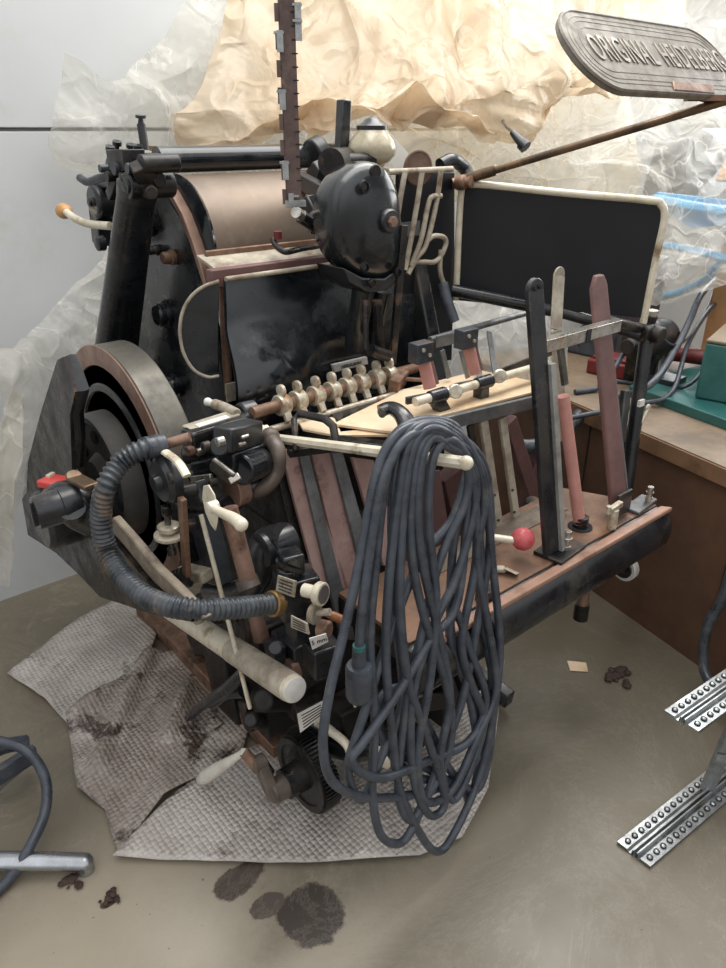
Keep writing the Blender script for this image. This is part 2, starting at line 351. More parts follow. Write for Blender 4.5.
# left hinged flap
FX = .93
fl = [(219, 281), (203, 287), (190, 298), (182, 314), (180, 334), (184, 354), (194, 370), (208, 377), (219, 376)]
b = B(); b.prism([A(u, v, pl=((.45, 1, 0), 1.63+.45*FX)) for u, v in fl], (.005, .012, 0))
fp = part('fender_flap', b, 'blackgloss', bev=.003)
b = B(); b.tube([A(u, v, pl=((.45, 1, 0), 1.62+.45*FX)) for u, v in fl], .0045, 10); part('fender_edging', b, 'creamdust', fp)
b = B(); b.cyl(A(222, 284, X=.94), A(229, 395, X=.93), .012); part('fender_hinge', b, 'rust')
b = B(); b.box(A(231, 392, X=.92), (.03, .006, .05)); part('hinge_tag', b, 'creamdust')
# label on fender
pc = A(348, 367.5, Y=1.545); nrm = V((0, -1, 0))
def on_fender(u, v):
    for k in range(60):
        y = 1.70-k*.005; p = A(u, v, Y=y)
        t_ = (1.262-p.z)/.40; s_ = (p.x-.925+.085*t_)/(.68+.06*t_)
        if 0 <= s_ <= 1 and 0 <= t_ <= 1 and fender_pt(s_, t_).y >= y: return p
    return A(u, v, Y=1.56)
cn = [on_fender(q[0], q[1]-5)+V((0, -.014, 0)) for q in ((330, 369), (364, 361), (365, 368), (332, 376))]
b = B(); b.prism(cn, (0, .012, 0)); lb = part('name_label', b, 'white')
mid = sum(cn, V())/4
text('label_print', 'HEIDELBERG', mid+V((0, -.003, 0)), cn[1]-cn[0], cn[0]-cn[3], .014, .0006, 'ink', lb, 1.0)
# black back sheet right of pump
b = B(); b.prism([A(u, v, Y=1.62) for u, v in ((400, 172), (455, 172), (455, 250), (452, 360), (395, 372))], (0, .02, 0)); part('rear_guard_sheet', b, 'panel', bev=.003)
b = B(); b.box(A(410, 229, Y=1.6), (.075, .004, .04)); part('data_plate', b, 'steelflat')

# ---- air pump dome
PY = 1.47
out_px = [(356, 168), (371, 163), (386, 170), (396, 190), (400, 220), (401, 246), (400, 266), (389, 277), (369, 278), (351, 270), (338, 251), (333, 226), (335, 200), (343, 181)]
outline = catmull([A(u, v, Y=PY) for u, v in out_px], 4, True)
cen = sum(outline, V())/len(outline)
def ringat(f, dy): return [cen+(p-cen)*f+V((0, dy, 0)) for p in outline]
b = B(); b.face_loop([ringat(.97, .085), ringat(1.0, .07), ringat(1.03, .03), ringat(1.02, .008), ringat(.96, -.008), ringat(.8, -.02), ringat(.5, -.03), ringat(.2, -.034), ringat(.02, -.034)])
pump = part('air_pump', b, 'blackgloss', ang=50)
p = A(387, 221, Y=PY-.03); b = B(); b.lathe(p, -Y_, [(0, .03), (.012, .03), (.018, .026), (.018, .017), (.02, .0)]); part('pump_cap', b, 'black', pump)
b = B(); b.lathe(p+V((0, -.018, 0)), -Y_, [(0, .014), (.01, .013), (.011, 0)], 6); part('cap_screw', b, 'copper', pump)
for u, v, r in ((364, 187, .010), (364, 267, .009), (397, 272, .008), (372, 283, .008)):
    p = A(u, v, Y=PY-.033); b = B(); b.lathe(p, -Y_, [(0, r*1.6), (.006, r*1.5), (.007, r), (.003, r*.9), (.003, 0)], 20); part('pump_bolt', b, 'darkiron', pump)
for u, v, r in ((364, 187, .008), (364, 267, .007)):
    p = A(u, v, Y=PY-.038); b = B(); b.lathe(p, -Y_, [(0, r), (.002, r), (.002, 0)], 20); part('bolt_socket', b, 'hole', pump)
p = A(374, 172, Y=PY-.012); b = B(); b.cyl(p, p-Y_*.008, .016); part('pump_screw', b, 'darkiron', pump)
b = B(); b.prism([A(u, v, Y=PY-.02) for u, v in ((344, 268), (363, 278), (385, 279), (401, 268), (402, 277), (388, 290), (370, 294), (350, 282))], (0, .12, 0)); part('pump_flange', b, 'black', bev=.004)
for (u, v, X0) in ((364, 285, 0), (383, 290, 0)):
    p = A(u, v, Y=1.5); b = B(); b.cyl(p, V((p.x, p.y+.04, 1.05)), .026 if u > 370 else .03); part('pump_column', b, 'black')
b = B(); b.cyl(A(365, 300, Y=1.44), A(366, 350, Y=1.42), .008); b.cyl(A(371, 350, Y=1.42), A(388, 356, Y=1.42), .016); b.cyl(A(377, 300, Y=1.44), A(380, 348, Y=1.44), .013); part('pump_rod', b, 'darkiron')
b = B(); b.bar(A(404, 225, Y=1.45), A(392, 365, Y=1.45), .022, .012, (1, 0, 0)); part('pump_link_bar', b, 'darkiron', bev=.002)
# jar
p = A(372, 168, Y=1.66); b = B(); b.lathe(p, Z_, [(0, .032), (.010, .036), (.017, .05), (.033, .064), (.05, .067), (.067, .062), (.085, .048), (.095, .042)], 40)
jar = part('oil_jar', b, 'jar'); b = B(); b.lathe(p+Z_*.095, Z_, [(0, .043), (.010, .043), (.018, .028), (.026, .02), (.034, 0)]); part('jar_cap', b, 'black', jar)
b = B(); b.lathe(p-Z_*.03, Z_, [(0, .045), (.028, .045), (.03, .03), (.036, .03)]); part('jar_collar', b, 'brass', jar)
b = B(); b.bar(A(344, 100, Y=1.72), A(341, 165, Y=1.72), .03, .03); part('jar_post', b, 'black', bev=.003)
b = B(); b.cyl(A(331, 163, Y=1.6), A(345, 161, Y=1.68), .035); b.cyl(A(341, 162, Y=1.63), A(372, 160, Y=1.63), .02); part('oil_elbow', b, 'darkiron')
# round maker's disc and rack
p = A(418, 168, Y=1.60); b = B(); b.lathe(p, (-.2, -1, 0), [(-.004, .046), (.004, .046), (.005, .042), (.003, .041), (.003, 0)], 40); part('round_plaque', b, 'disc')
b = B(); b.cyl(A(388, 172, Y=1.58), A(452, 169, Y=1.58), .008); rk = part('pipe_rack', b, 'creamdust')
for px in ([(405, 172), (400, 200), (397, 222), (396, 240)], [(422, 172), (416, 210), (409, 250), (405, 270)], [(441, 170), (436, 205), (426, 245), (417, 258), (408, 274)],
           [(441, 196), (432, 197), (428, 206), (421, 240), (411, 266)], [(412, 262), (424, 262), (434, 262), (441, 256), (446, 243), (443, 237), (434, 236), (428, 240)], [(441, 250), (440, 270), (444, 285)]):
    b = B(); b.tube([A(u, v, Y=1.56) for u, v in px], .0075 if len(px) != 6 else .009, 10); part('air_pipe', b, 'creamdust', rk)
b = B(); b.tube([A(443, 283, Y=1.55), A(447, 300, Y=1.53), A(455, 322, Y=1.5)], .016, 12); part('air_hose', b, 'rubber', rk)
b = B(); b.tube([A(440, 165, Y=1.7), A(452, 160, Y=1.7), A(464, 168, Y=1.7), A(470, 178, Y=1.68)], .02, 12); part('rear_arm', b, 'black')

# ---- guard panel with cream tube frame
gTL = A(462, 184, Y=1.6); gTR = A(667, 202, Y=1.12); gBR = A(644, 318, Y=1.12); gBL = A(456, 300, Y=1.6)
d = (gTR-gTL).normalized()
pp = [gTL.lerp(gBL, .97), gTL+Z_*-.01, gTL+d*.0]
b = B(); b.tube([gBL, gTL-Z_*.02, gTL+d*.03+Z_*.002, gTL.lerp(gTR, .5), gTR-d*.05, gTR-d*.015-Z_*.008, gTR-Z_*.045, gTR.lerp(gBR, .5), gBR-Z_*.02], .0108, 14, res=8)
gp = part('guard_panel', b, 'cream')
n = d.cross(Z_).normalized(); b = B()
b.face_loop([[p+n*k for p in (gBL, gTL-Z_*.01, gTL+d*.01, gTR-d*.04, gTR-d*.012-Z_*.015, gTR-Z_*.045, gBR)] for k in (-.003, .003)])
part('guard_plate', b, 'panel', gp)
b = B(); b.cyl(A(452, 290, Y=1.58), A(560, 312, Y=1.33), .019); b.cyl(A(560, 312, Y=1.33), A(640, 335, Y=1.12), .017); part('guard_bar', b, 'black', gp)
# pivot ball, hinge, post
b = B(); b.lathe(A(456, 183, Y=1.6), (.3, -1, .1), [(0, .012), (.004, .02), (.02, .022), (.03, .02), (.034, .012), (.05, .018), (.055, 0)]); b.cyl(A(466, 180, Y=1.6), A(452, 184, Y=1.62), .016); part('arm_pivot', b, 'rust')
b = B(); h = A(648, 330, Y=1.12); b.cyl(h-X_*.05, h+X_*.03, .028); b.cyl(h+V((0, .02, -.03)), h+V((0, 0, .05)), .024); b.cyl(h+V((.0, -.05, -.01)), h+V((0, .03, .0)), .026); b.cyl(A(600, 318, Y=1.12), h, .014)
part('guard_hinge', b, 'darkiron', bev=.004)
b = B(); b.cyl(h+V((0, 0, .045)), h+V((0, 0, .06)), .021); part('hinge_ring', b, 'bright')
pb = A(622, 520, Y=1.04); b = B(); b.cyl(h-Z_*.02, pb, .021); b.bar(A(626, 390, Y=1.1), A(612, 505, Y=1.04), .035, .02, (1, 0, 0)); part('guard_post', b, 'black', bev=.004)
w = A(641, 412, Y=1.08); b = B(); b.cyl(w, w+V((-.01, .03, .0)), .012); b.ball(w+V((.018, -.01, .012)), .014, 12, (1, .5, .9)); b.ball(w+V((-.012, -.01, -.03)), .014, 12, (.8, .5, 1.2)); b.cyl(w+V((-.012, -.01, -.03)), w+V((.018, -.01, .012)), .008)
part('wing_screw', b, 'nickel')
b = B(); b.box(A(641, 403, Y=1.07), (.025, .01, .02)); part('post_clamp', b, 'white')
# ---- nameplate arm
re = A(735, 98, Y=.92); rs = A(463, 180, Y=1.6)
b = B(); b.tube([rs, rs.lerp(re, .5)+Z_*.0, re], .0105, 14, False); b.cyl(rs, rs.lerp(re, .15), .015)
arm = part('nameplate_arm', b, 'armbrown')
PL = A(563, 35, Y=1.0)  # left end reference
Lx = .62; Hh = .22; tilt = math.radians(45)
yd = V((0, math.sin(tilt), math.cos(tilt))); zd = X_.cross(yd)
base = A(610, 93, Y=.955)
def npt(x, y, z=0): return base+X_*x+yd*y+zd*z
def round_rect(x0, x1, y0, y1, r, z, n=10):
    o = []
    for (cx, cy, a0) in ((x1-r, y0+r, -90), (x1-r, y1-r, 0), (x0+r, y1-r, 90), (x0+r, y0+r, 180)):
        for k in range(n+1):
            a = math.radians(a0+90*k/n); o.append(npt(cx+r*math.cos(a), cy+r*math.sin(a), z))
    return o
b = B(); b.face_loop([round_rect(-.05, .61, 0, Hh, .105, z) for z in (-.008, .008)])
npl = part('nameplate', b, 'cast', arm, bev=.003)
b = B()
for ins in (.004, .020, .032, .050):
    R_ = .10-ins*.9
    b.tube(round_rect(-.05+ins, .61-ins, ins, Hh-ins, max(R_, .03), .0075 if ins > .01 else .006)[:], .0016 if ins > .01 else .005, 6, False, closed=True)
part('nameplate_ridges', b, 'cast', npl)
t_ = text('raised_word', 'ORIGINAL', npt(.02, Hh*.50, .0085), X_, yd, .100, .0022, 'castlight', npl, .49, .003, 1.1, 'LEFT')
tw = max(v.co.x for v in t_.data.vertices)-min(v.co.x for v in t_.data.vertices)
text('raised_word', 'HEIDELBERG', npt(.02+tw+.03, Hh*.50, .0085), X_, yd, .100, .0022, 'castlight', npl, .49, .003, 1.1, 'LEFT')
b = B(); b.face_loop([[npt(*q, z) for q in ((.24, .005), (.42, .003), (.44, .030), (.26, .033))] for z in (.007, .0125)]); part('rust_patch', b, 'rust', npl, bev=.002)
b = B(); b.bar(npt(.38, .03, -.03), re, .03, .012, (1, 0, 0)); b.bar(npt(.30, .05, -.015), npt(.5, .02, -.015), .03, .02, yd); part('nameplate_bracket', b, 'rust', arm)

# ---- flywheel
FC = V((.66, 1.83, .752)); FR = .345
b = B(); b.lathe(FC, X_, [(0, .283), (0, FR-.004), (.004, FR), (.082, FR), (.086, FR-.004), (.086, .29), (.06, .285), (.055, .17), (.03, .1), (.03, .06), (.03, 0)][::1], 96)
fw = part('flywheel', b, 'tread')
b = B(); b.lathe(FC-X_*.002, X_, [(0, .292), (-.003, .294), (-.003, .346), (0, .348)], 96); part('rim_face', b, 'copper', fw)
b = B(); b.lathe(FC, X_, [(.02, 0), (.018, .10), (.012, .2), (.012, .25), (.0, .291), (.03, .291)], 96); part('wheel_web', b, 'webblack', fw)
b = B(); b.lathe(FC-X_*.004, X_, [(.03, .245), (.0, .245), (-.004, .24), (-.004, .225), (.004, .22), (.004, .19), (.03, .19)], 72); part('web_ring', b, 'webblack', fw)
HC = FC+V((-.062, .01, -.01))
b = B(); b.lathe(HC, X_, [(.07, .18), (.02, .18), (.0, .172), (.002, .155), (.014, .15), (.014, .07), (.0, .06), (-.01, .05), (-.012, 0)], 72); part('clutch_drum', b, 'hubdark', fw)
for k in range(6):
    a = PI/3*k+.4; p = HC+V((.012, .115*math.cos(a), .115*math.sin(a))); b = B(); b.lathe(p, (-1, 0, 0), [(0, .018), (.004, .018), (.0045, 0)], 20); part('drum_hole', b, 'hole', fw)
# outer wheel guard plate
gpx = [(57, 360), (63, 357), (68, 372), (75, 392), (70, 415), (72, 470), (84, 512), (112, 540), (150, 585), (192, 622), (150, 614), (128, 606), (100, 597), (78, 574), (56, 553), (28, 535), (22, 500), (27, 465), (40, 415)]
b = B(); b.prism([A(u, v, X=.50) for u, v in gpx], (.012, 0, 0)); fg = part('flywheel_guard', b, 'darkiron')
gl = [(70, 470), (72, 440), (70, 415), (75, 392), (68, 372), (62, 357), (57, 361), (40, 415), (27, 465), (22, 500)]
b = B(); b.tube([A(u, v, X=.50)+X_*.02 for u, v in gl], .013, 4, False, flat=.25); part('guard_flange', b, 'black', fg)
b = B(); rail = [(110, 522), (130, 545), (152, 572), (176, 596), (200, 622)]
pr = [A(u, v, X=.51) for u, v in rail]
b.strip([p+V((0, .024, -.024)) for p in pr], [p+V((0, -.022, .022)) for p in pr], (.02, 0, 0)); part('guard_rail', b, 'raildust', fg, bev=.004)
# long white bar
e = A(295, 690, X=.665); s0 = A(158, 601, X=.67)
b = B(); b.lathe(s0, e-s0, [(0, .02), (.002, .028), ((e-s0).length-.012, .031), ((e-s0).length-.002, .030), ((e-s0).length, .027), ((e-s0).length, 0)], 32)
wb = part('front_stay_bar', b, 'cream')
b = B(); dd = (e-s0).normalized(); b.lathe(s0+dd*(e-s0).length*.62, dd, [(0, .0295), (.002, .0315), ((e-s0).length*.36-.004, .0325), ((e-s0).length*.36, .0315), ((e-s0).length*.36, 0.0)], 32); part('bar_sleeve', b, 'creamdust', wb)
b = B(); b.lathe(e+dd*-.003, dd, [(0, .028), (.004, .028), (.005, .026), (.0052, 0)], 32); part('bar_end_cap', b, 'white', wb)
# motor and switch
b = B(); q = A(44, 520, X=.47); q = A(40, 522, X=.42); b.lathe(q, X_, [(0, 0), (0, .068), (.012, .080), (.08, .080), (.09, .07), (.09, 0)], 48)
mt = part('clutch_motor', b, 'black')
b = B(); q2 = A(37, 513, X=.355); ax = V((1, -.05, .03)); b.lathe(q2, ax, [(-.004, 0), (-.004, .036), (0, .038), (.05, .039), (.052, .042), (.09, .042)], 40); part('motor_knob', b, 'black', mt)
b = B(); b.bar(q2-ax.normalized()*.006+Z_*.03, q2-ax.normalized()*.006-Z_*.03, .012, .008); part('knob_ridge', b, 'black', mt, bev=.002)
b = B(); b.tube([A(54, 500, X=.42), A(64, 495, X=.43), A(78, 499, X=.45), A(94, 512, X=.48)], .034, 16); b.tube([A(72, 508, X=.42), A(76, 516, X=.43), A(92, 524, X=.46)], .03, 16); part('motor_arm', b, 'black', mt)
b = B(); b.bar(A(73, 477, X=.45), A(92, 487, X=.46), .035, .012, (1, 0, 0)); b.cyl(A(74, 475, X=.45), A(74, 479, X=.45), .018); part('arm_plate', b, 'armbrown', mt, bev=.003)
b = B(); r0 = A(54, 482, X=.44); b.box(r0, (.05, .06, .018), .5); part('stop_button', b, 'red', mt, bev=.003)
b = B(); b.box(r0-Z_*.02, (.046, .052, .026), .5); part('button_base', b, 'black', mt, bev=.002)
b = B(); b.box(r0+V((.0, .018, .012)), (.022, .010, .008), .5); part('button_tip', b, 'cream', mt, bev=.001)
# ---- ribbed hose
hp = [A(163, 445, X=.60), A(146, 448, X=.56), A(122, 462, X=.51), A(106, 487, X=.465), A(101, 520, X=.45), A(108, 552, X=.45), A(126, 580, X=.448), A(152, 600, X=.46), A(190, 609, X=.50), A(235, 608, X=.59), A(278, 603, X=.70)]
cp = catmull(hp, 40)
# arc-length resample
def resample(pts, step):
    out = [pts[0]]; acc = 0
    for a, b_ in zip(pts, pts[1:]):
        L_ = (b_-a).length
        while acc+L_ >= step:
            t = (step-acc)/L_; a = a.lerp(b_, t); out.append(a.copy()); L_ = (b_-a).length; acc = 0
        acc += L_
    return out
cp = resample(cp, .0024)
n_ = len(cp)
b = B(); 
b.tube(cp, .02, 20, False, rf=lambda t: .0212+.0028*math.cos(t*(n_-1)*.0024/.0118*2*PI))
hs = part('ribbed_hose', b, 'hose', ang=80)
b = B(); b.cyl(cp[0], cp[18], .0248); part('hose_cuff', b, 'rubber', hs)
b = B(); dd = (cp[-1]-cp[-10]).normalized(); b.lathe(cp[-1]-dd*.02, dd, [(0, .026), (.003, .029), (.018, .029), (.02, .026), (.02, .023), (.03, .023), (.03, 0)], 24); part('hose_collar', b, 'brass', hs)
# ---- gripper bar with collars
g0 = A(172, 442, Z=.97); g1 = A(250, 418, Z=.97); g2 = A(415, 373, Z=.97)
b = B(); b.cyl(A(160, 446, X=.60), A(190, 437, X=.655), .0115); part('tube_stub', b, 'copper')
b = B(); b.bar(A(187, 442, Z=.97), A(250, 422, Z=.97), .052, .05, (0, 0, 1)); b.cyl(A(240, 416, Z=.98), A(256, 412, Z=.98), .032)
blk = part('switch_housing', b, 'black', bev=.006)
b = B(); b.bar(A(186, 430, Z=.99), A(236, 414, Z=.995), .012, .040, (0, 0, 1)); b.tube([A(237, 414, Z=1.0), A(225, 408, Z=1.0), A(214, 404, Z=1.0)], .013, 12); part('housing_cover', b, 'creamdust', blk, bev=.003)
b = B(); b.cyl(A(214, 404, Z=1.0), A(208, 402, Z=1.0), .009); b.ball(A(208, 402, Z=1.0), .011); part('housing_nozzle', b, 'white', blk)
b = B(); b.bar(A(197, 426, Z=1.012), A(228, 416.5, Z=1.016), .002, .02, (0, 0, 1)); part('housing_label', b, 'white', blk)
b = B(); b.cyl(A(252, 413, Z=1.0), V((g2.x, g2.y, .985)), .0145); gb = part('gripper_bar', b, 'rust')
q0 = A(252, 413, Z=1.0); q1 = V((g2.x, g2.y, .985)); dq = (q1-q0).normalized()
for u, v in ((282, 405), (298, 400), (316, 395), (332, 391), (347, 387), (361, 383), (376, 379), (389, 375)):
    best = min((q0.lerp(q1, k/400) for k in range(401)), key=lambda P_: abs(proj_u(P_)-u))
    b = B(); b.lathe(best-dq*.012, dq, [(-.002, .0145), (-.002, .0245), (.001, .026), (.025, .026), (.028, .0245), (.028, .0145)], 24)
    b.bar(best+V((0, -.015, -.01)), best+V((0, -.03, -.035)), .018, .012)
    cl = part('gripper_collar', b, 'nickel', gb, bev=.001)
    b = B(); b.cyl(best+Z_*.018, best+Z_*.03, .007); b.lathe(best+V((0, 0, .036))-dq*.005, dq, [(0, 0), (0, .013), (.001, .015), (.009, .015), (.010, .013), (.010, 0)], 20); part('thumb_screw', b, 'nickel', cl)
b = B(); b.cyl(A(262, 432, Z=.95), A(404, 392, Z=.95), .009); part('guide_rod', b, 'nickel')
b = B(); b.cyl(A(240, 436, Z=.96), A(262, 431, Z=.96), .02); b.cyl(A(258, 432, Z=.96), A(268, 430, Z=.96), .013); part('bar_nut', b, 'cream')
b = B(); b.bar(A(393, 388, Z=.97), A(403, 376, Z=.98), .03, .045); b.bar(A(403, 379, Z=.98), A(424, 380, Z=.98), .01, .012, (0, 0, 1)); part('bar_end_bracket', b, 'rust', bev=.003)

# ---- operator mechanism cluster
b = B(); b.bar(A(222, 440, X=.69), A(254, 431, X=.80), .055, .05, (0, 0, 1)); b.cyl(A(219, 447, X=.68), A(226, 445, X=.72), .022); b.cyl(A(240, 470, X=.72), A(262, 462, X=.80), .035)
b.bar(A(225, 462, X=.70), A(262, 450, X=.82), .05, .05, (0, 0, 1)); b.bar(A(195, 468, X=.68), A(225, 462, X=.72), .035, .03, (0, 0, 1)); b.cyl(A(185, 455, X=.68), A(230, 450, X=.75), .022); b.cyl(A(190, 475, X=.68), A(215, 470, X=.72), .018)
part('linkage_block', b, 'black', bev=.005)
for (u, v, X0, r, m_) in ((219, 442, .67, .011, 'bright'), (214, 467, .67, .010, 'steel'), (241, 445, .70, .006, 'steel'), (244, 437, .71, .004, 'bright'), (189, 451, .66, .012, 'rust'), (199, 452, .66, .009, 'steel'), (205, 447, .66, .012, 'darkiron'), (212, 483, .67, .009, 'darkiron')):
    p = A(u, v, X=X0); b = B(); b.lathe(p+X_*.01, -X_, [(0, r), (.014, r), (.016, r*.8), (.016, r*.4), (.013, r*.35), (.013, 0)], 20); part('linkage_screw', b, m_)
b = B(); b.bar(A(212, 463, X=.66), A(234, 480, X=.68), .012, .036, (1, 0, 0)); part('linkage_lever', b, 'steel', bev=.004)
b = B(); b.bar(A(192, 480, X=.66), A(212, 478, X=.68), .01, .02, (1, 0, 0)); part('linkage_plate', b, 'bright', bev=.002)
b = B(); b.bar(A(230, 482, X=.67), A(240, 476, X=.69), .014, .016); part('linkage_plate', b, 'bright', bev=.002)
# round disc below hose: dusty hub with screw (172,470)
b = B(); p = A(172, 478, X=.60); b.lathe(p, -X_, [(0, .055), (.02, .055), (.03, .045), (.03, .02), (.045, .018), (.045, 0)], 40); part('linkage_disc', b, 'black')
b = B(); p = A(171, 478, X=.58); b.lathe(p, -X_, [(0, .014), (.006, .014), (.008, .01), (.008, 0)]); part('linkage_screw', b, 'steel')
b = B(); b.tube([A(165, 452, X=.59), A(178, 462, X=.59), A(187, 476, X=.59)], .010, 10, flat=.6); part('disc_rim', b, 'cream')
# brown disc & vertical column
b = B(); p = A(231, 490, X=.73); b.lathe(p, X_, [(0, 0), (0, .04), (.003, .043), (.03, .043), (.033, .04), (.033, 0)], 36); part('friction_wheel', b, 'copper')
b = B(); b.cyl(A(222, 512, X=.70), A(238, 498, X=.76), .024); b.cyl(A(244, 488, X=.76), A(262, 484, X=.80), .026); part('wheel_shaft', b, 'black')
b = B(); b.cyl(A(229, 508, X=.65), A(248, 580, X=.66), .019); part('guide_column', b, 'copper')
b = B(); b.cyl(A(246, 578, X=.66), A(250, 588, X=.66), .025); part('column_base', b, 'dustyarm')
b = B(); b.cyl(A(252, 600, X=.74), A(262, 640, X=.74), .02); part('lower_column', b, 'copper')
b = B(); b.bar(A(201, 510, X=.68), A(220, 582, X=.68), .045, .075, (1, 0, 0)); part('slide_block', b, 'steeldark', bev=.004)
b = B(); b.bar(A(178, 500, X=.65), A(190, 560, X=.65), .03, .05, (1, 0, 0)); b.bar(A(182, 500, X=.66), A(205, 490, X=.66), .05, .04, (0, 0, 1)); part('slide_guide', b, 'black', bev=.003)
b = B(); b.bar(A(182, 498, X=.59), A(187, 575, X=.59), .014, .02, (1, 0, 0)); part('brown_rail', b, 'rust', bev=.002)
b = B(); b.tube([A(201, 515, X=.63), A(226, 612, X=.64), A(250, 708, X=.66)], .0055, 10); part('control_rod', b, 'cream')
# curved arm carrying cream bar
b = B(); b.tube([A(270, 438, X=.84), A(278, 452, X=.83), A(277, 472, X=.82), A(264, 488, X=.79), A(246, 494, X=.77)], .019, 14, rf=lambda t: .021-.004*math.sin(PI*t)); b.ball(A(270, 437, X=.84), .023, 16); part('curved_arm', b, 'dustyarm')
# quadrant and white lever
b = B(); qc = A(213, 508, X=.60)
def yz(p, r, a): return p+V((0, -r*math.cos(math.radians(a)), r*math.sin(math.radians(a))))
qp = [yz(qc, .034, a) for a in range(60, 251, 12)]+[yz(qc, .022, a) for a in range(250, 59, -12)]
qp = [A(u, v, X=.60) for u, v in ((203, 486), (208, 485), (214, 495), (217, 508), (217, 522), (215, 531), (210, 524), (205, 512), (202, 498))]
b.prism(qp, (.003, 0, 0)); part('quadrant_scale', b, 'cream', bev=.001)
b = B(); p = A(212, 507, X=.59); b.lathe(p+X_*.012, -X_, [(0, .012), (.02, .012), (.022, .009), (.022, 0)], 20)
b.tube([p, A(222, 513, X=.585), A(233, 518, X=.585), A(241, 524, X=.585)], .011, 14, rf=lambda t: .008+.005*t); b.ball(A(241, 524.5, X=.585), .0135, 14); part('quadrant_lever', b, 'cream')
# adjusting knobs stack (170,530)
b = B(); p = A(170, 537, X=0.575); b.lathe(p, Z_, [(0, .0), (0, .032), (.003, .035), (.009, .035), (.012, .03), (.012, .012), (.02, .012), (.02, .024), (.03, .025), (.033, .02), (.033, 0)], 36); kn = part('adjusting_knob', b, 'nickel')
b = B(); b.cyl(p-Z_*.045, p+Z_*.07, .007); b.cyl(p-Z_*.045, p-Z_*.03, .010); part('knob_spindle', b, 'steel', kn)
b = B(); b.cyl(A(164, 497, X=0.575), A(178, 492, X=0.605), .018); b.cyl(p+Z_*.055, p+Z_*.08, .011); b.cyl(A(178, 492, X=0.595), A(198, 488, X=0.635), .014); b.bar(A(176, 527, X=0.595), A(198, 524, X=0.635), .02, .025, (0, 0, 1)); part('knob_bracket', b, 'darkiron', bev=.003)
# small spring cylinder (175,580)
b = B()
for k in range(5):
    p = A(170+k*3.5, 583-k*1.2, X=0.595); b.lathe(p, A(180, 578, X=0.615)-A(170, 583, X=0.595), [(0, .02), (.001, .026), (.007, .026), (.008, .02)], 24)
b.cyl(A(165, 585, X=0.585), A(200, 574, X=0.635), .018); part('spring_damper', b, 'black')
b = B(); b.bar(A(183, 570, X=0.615), A(208, 576, X=0.635), .03, .035, (0, 0, 1)); part('damper_cap', b, 'creamdust', bev=.006)
# lower casting with curved arm (245-290, 530-600)
b = B(); b.tube([A(212, 590, X=.71), A(245, 590, X=.71), A(258, 575, X=.72), A(260, 555, X=.73), A(268, 542, X=.75), A(284, 538, X=.77)], .03, 14, rf=lambda t: .032+.008*t, flat=.9)
b.lathe(A(272, 546, X=.75), -X_, [(-.05, .04), (.03, .04), (.034, .032), (.034, .02), (.0, .02), (0, 0)], 32)
part('lower_casting', b, 'black')
b = B(); b.bar(A(225, 640, X=.80), A(250, 755, X=.80), .10, .14, (1, 0, 0)); b.bar(A(262, 615, X=.80), A(275, 720, X=.80), .12, .12, (1, 0, 0)); b.bar(A(300, 640, X=.84), A(300, 700, X=.84), .12, .12, (1, 0, 0)); b.bar(A(200, 640, X=.82), A(300, 640, X=.86), .08, .08, (0, 0, 1))
b.cyl(A(240, 628, X=.74), A(285, 618, X=.86), .05); b.cyl(A(262, 700, X=.70), A(290, 700, X=.80), .03); b.cyl(A(250, 720, X=.68), A(262, 722, X=.74), .022); b.bar(A(244, 700, X=.7), A(252, 730, X=.7), .03, .035)
part('lower_frame', b, 'grime', bev=.008)
b = B(); b.bar(A(272, 640, X=.73), A(282, 678, X=.73), .03, .05, (1, 0, 0)); b.cyl(A(275, 648, X=.71), A(279, 648, X=.73), .018); b.cyl(A(280, 672, X=.71), A(284, 672, X=.73), .018); part('bearing_cap', b, 'black', bev=.004)
b = B(); b.lathe(A(295, 668, X=.76), -X_, [(0, .03), (.02, .034), (.03, .02), (.03, 0)], 24); part('oil_cup', b, 'copper')
# pedal
b = B(); b.tube([A(250, 668, X=.72), A(228, 688, X=.69), A(205, 704, X=.67), A(187, 719, X=.655)], .02, 12, rf=lambda t: .030-.014*t, flat=.7); b.tube([A(245, 690, X=.72), A(225, 692, X=.70), A(212, 702, X=.68)], .022, 10)
part('foot_pedal', b, 'black')
b = B(); b.bar(A(187, 720, X=.650), A(194, 714, X=.655), .012, .012); part('pedal_pin', b, 'steel')

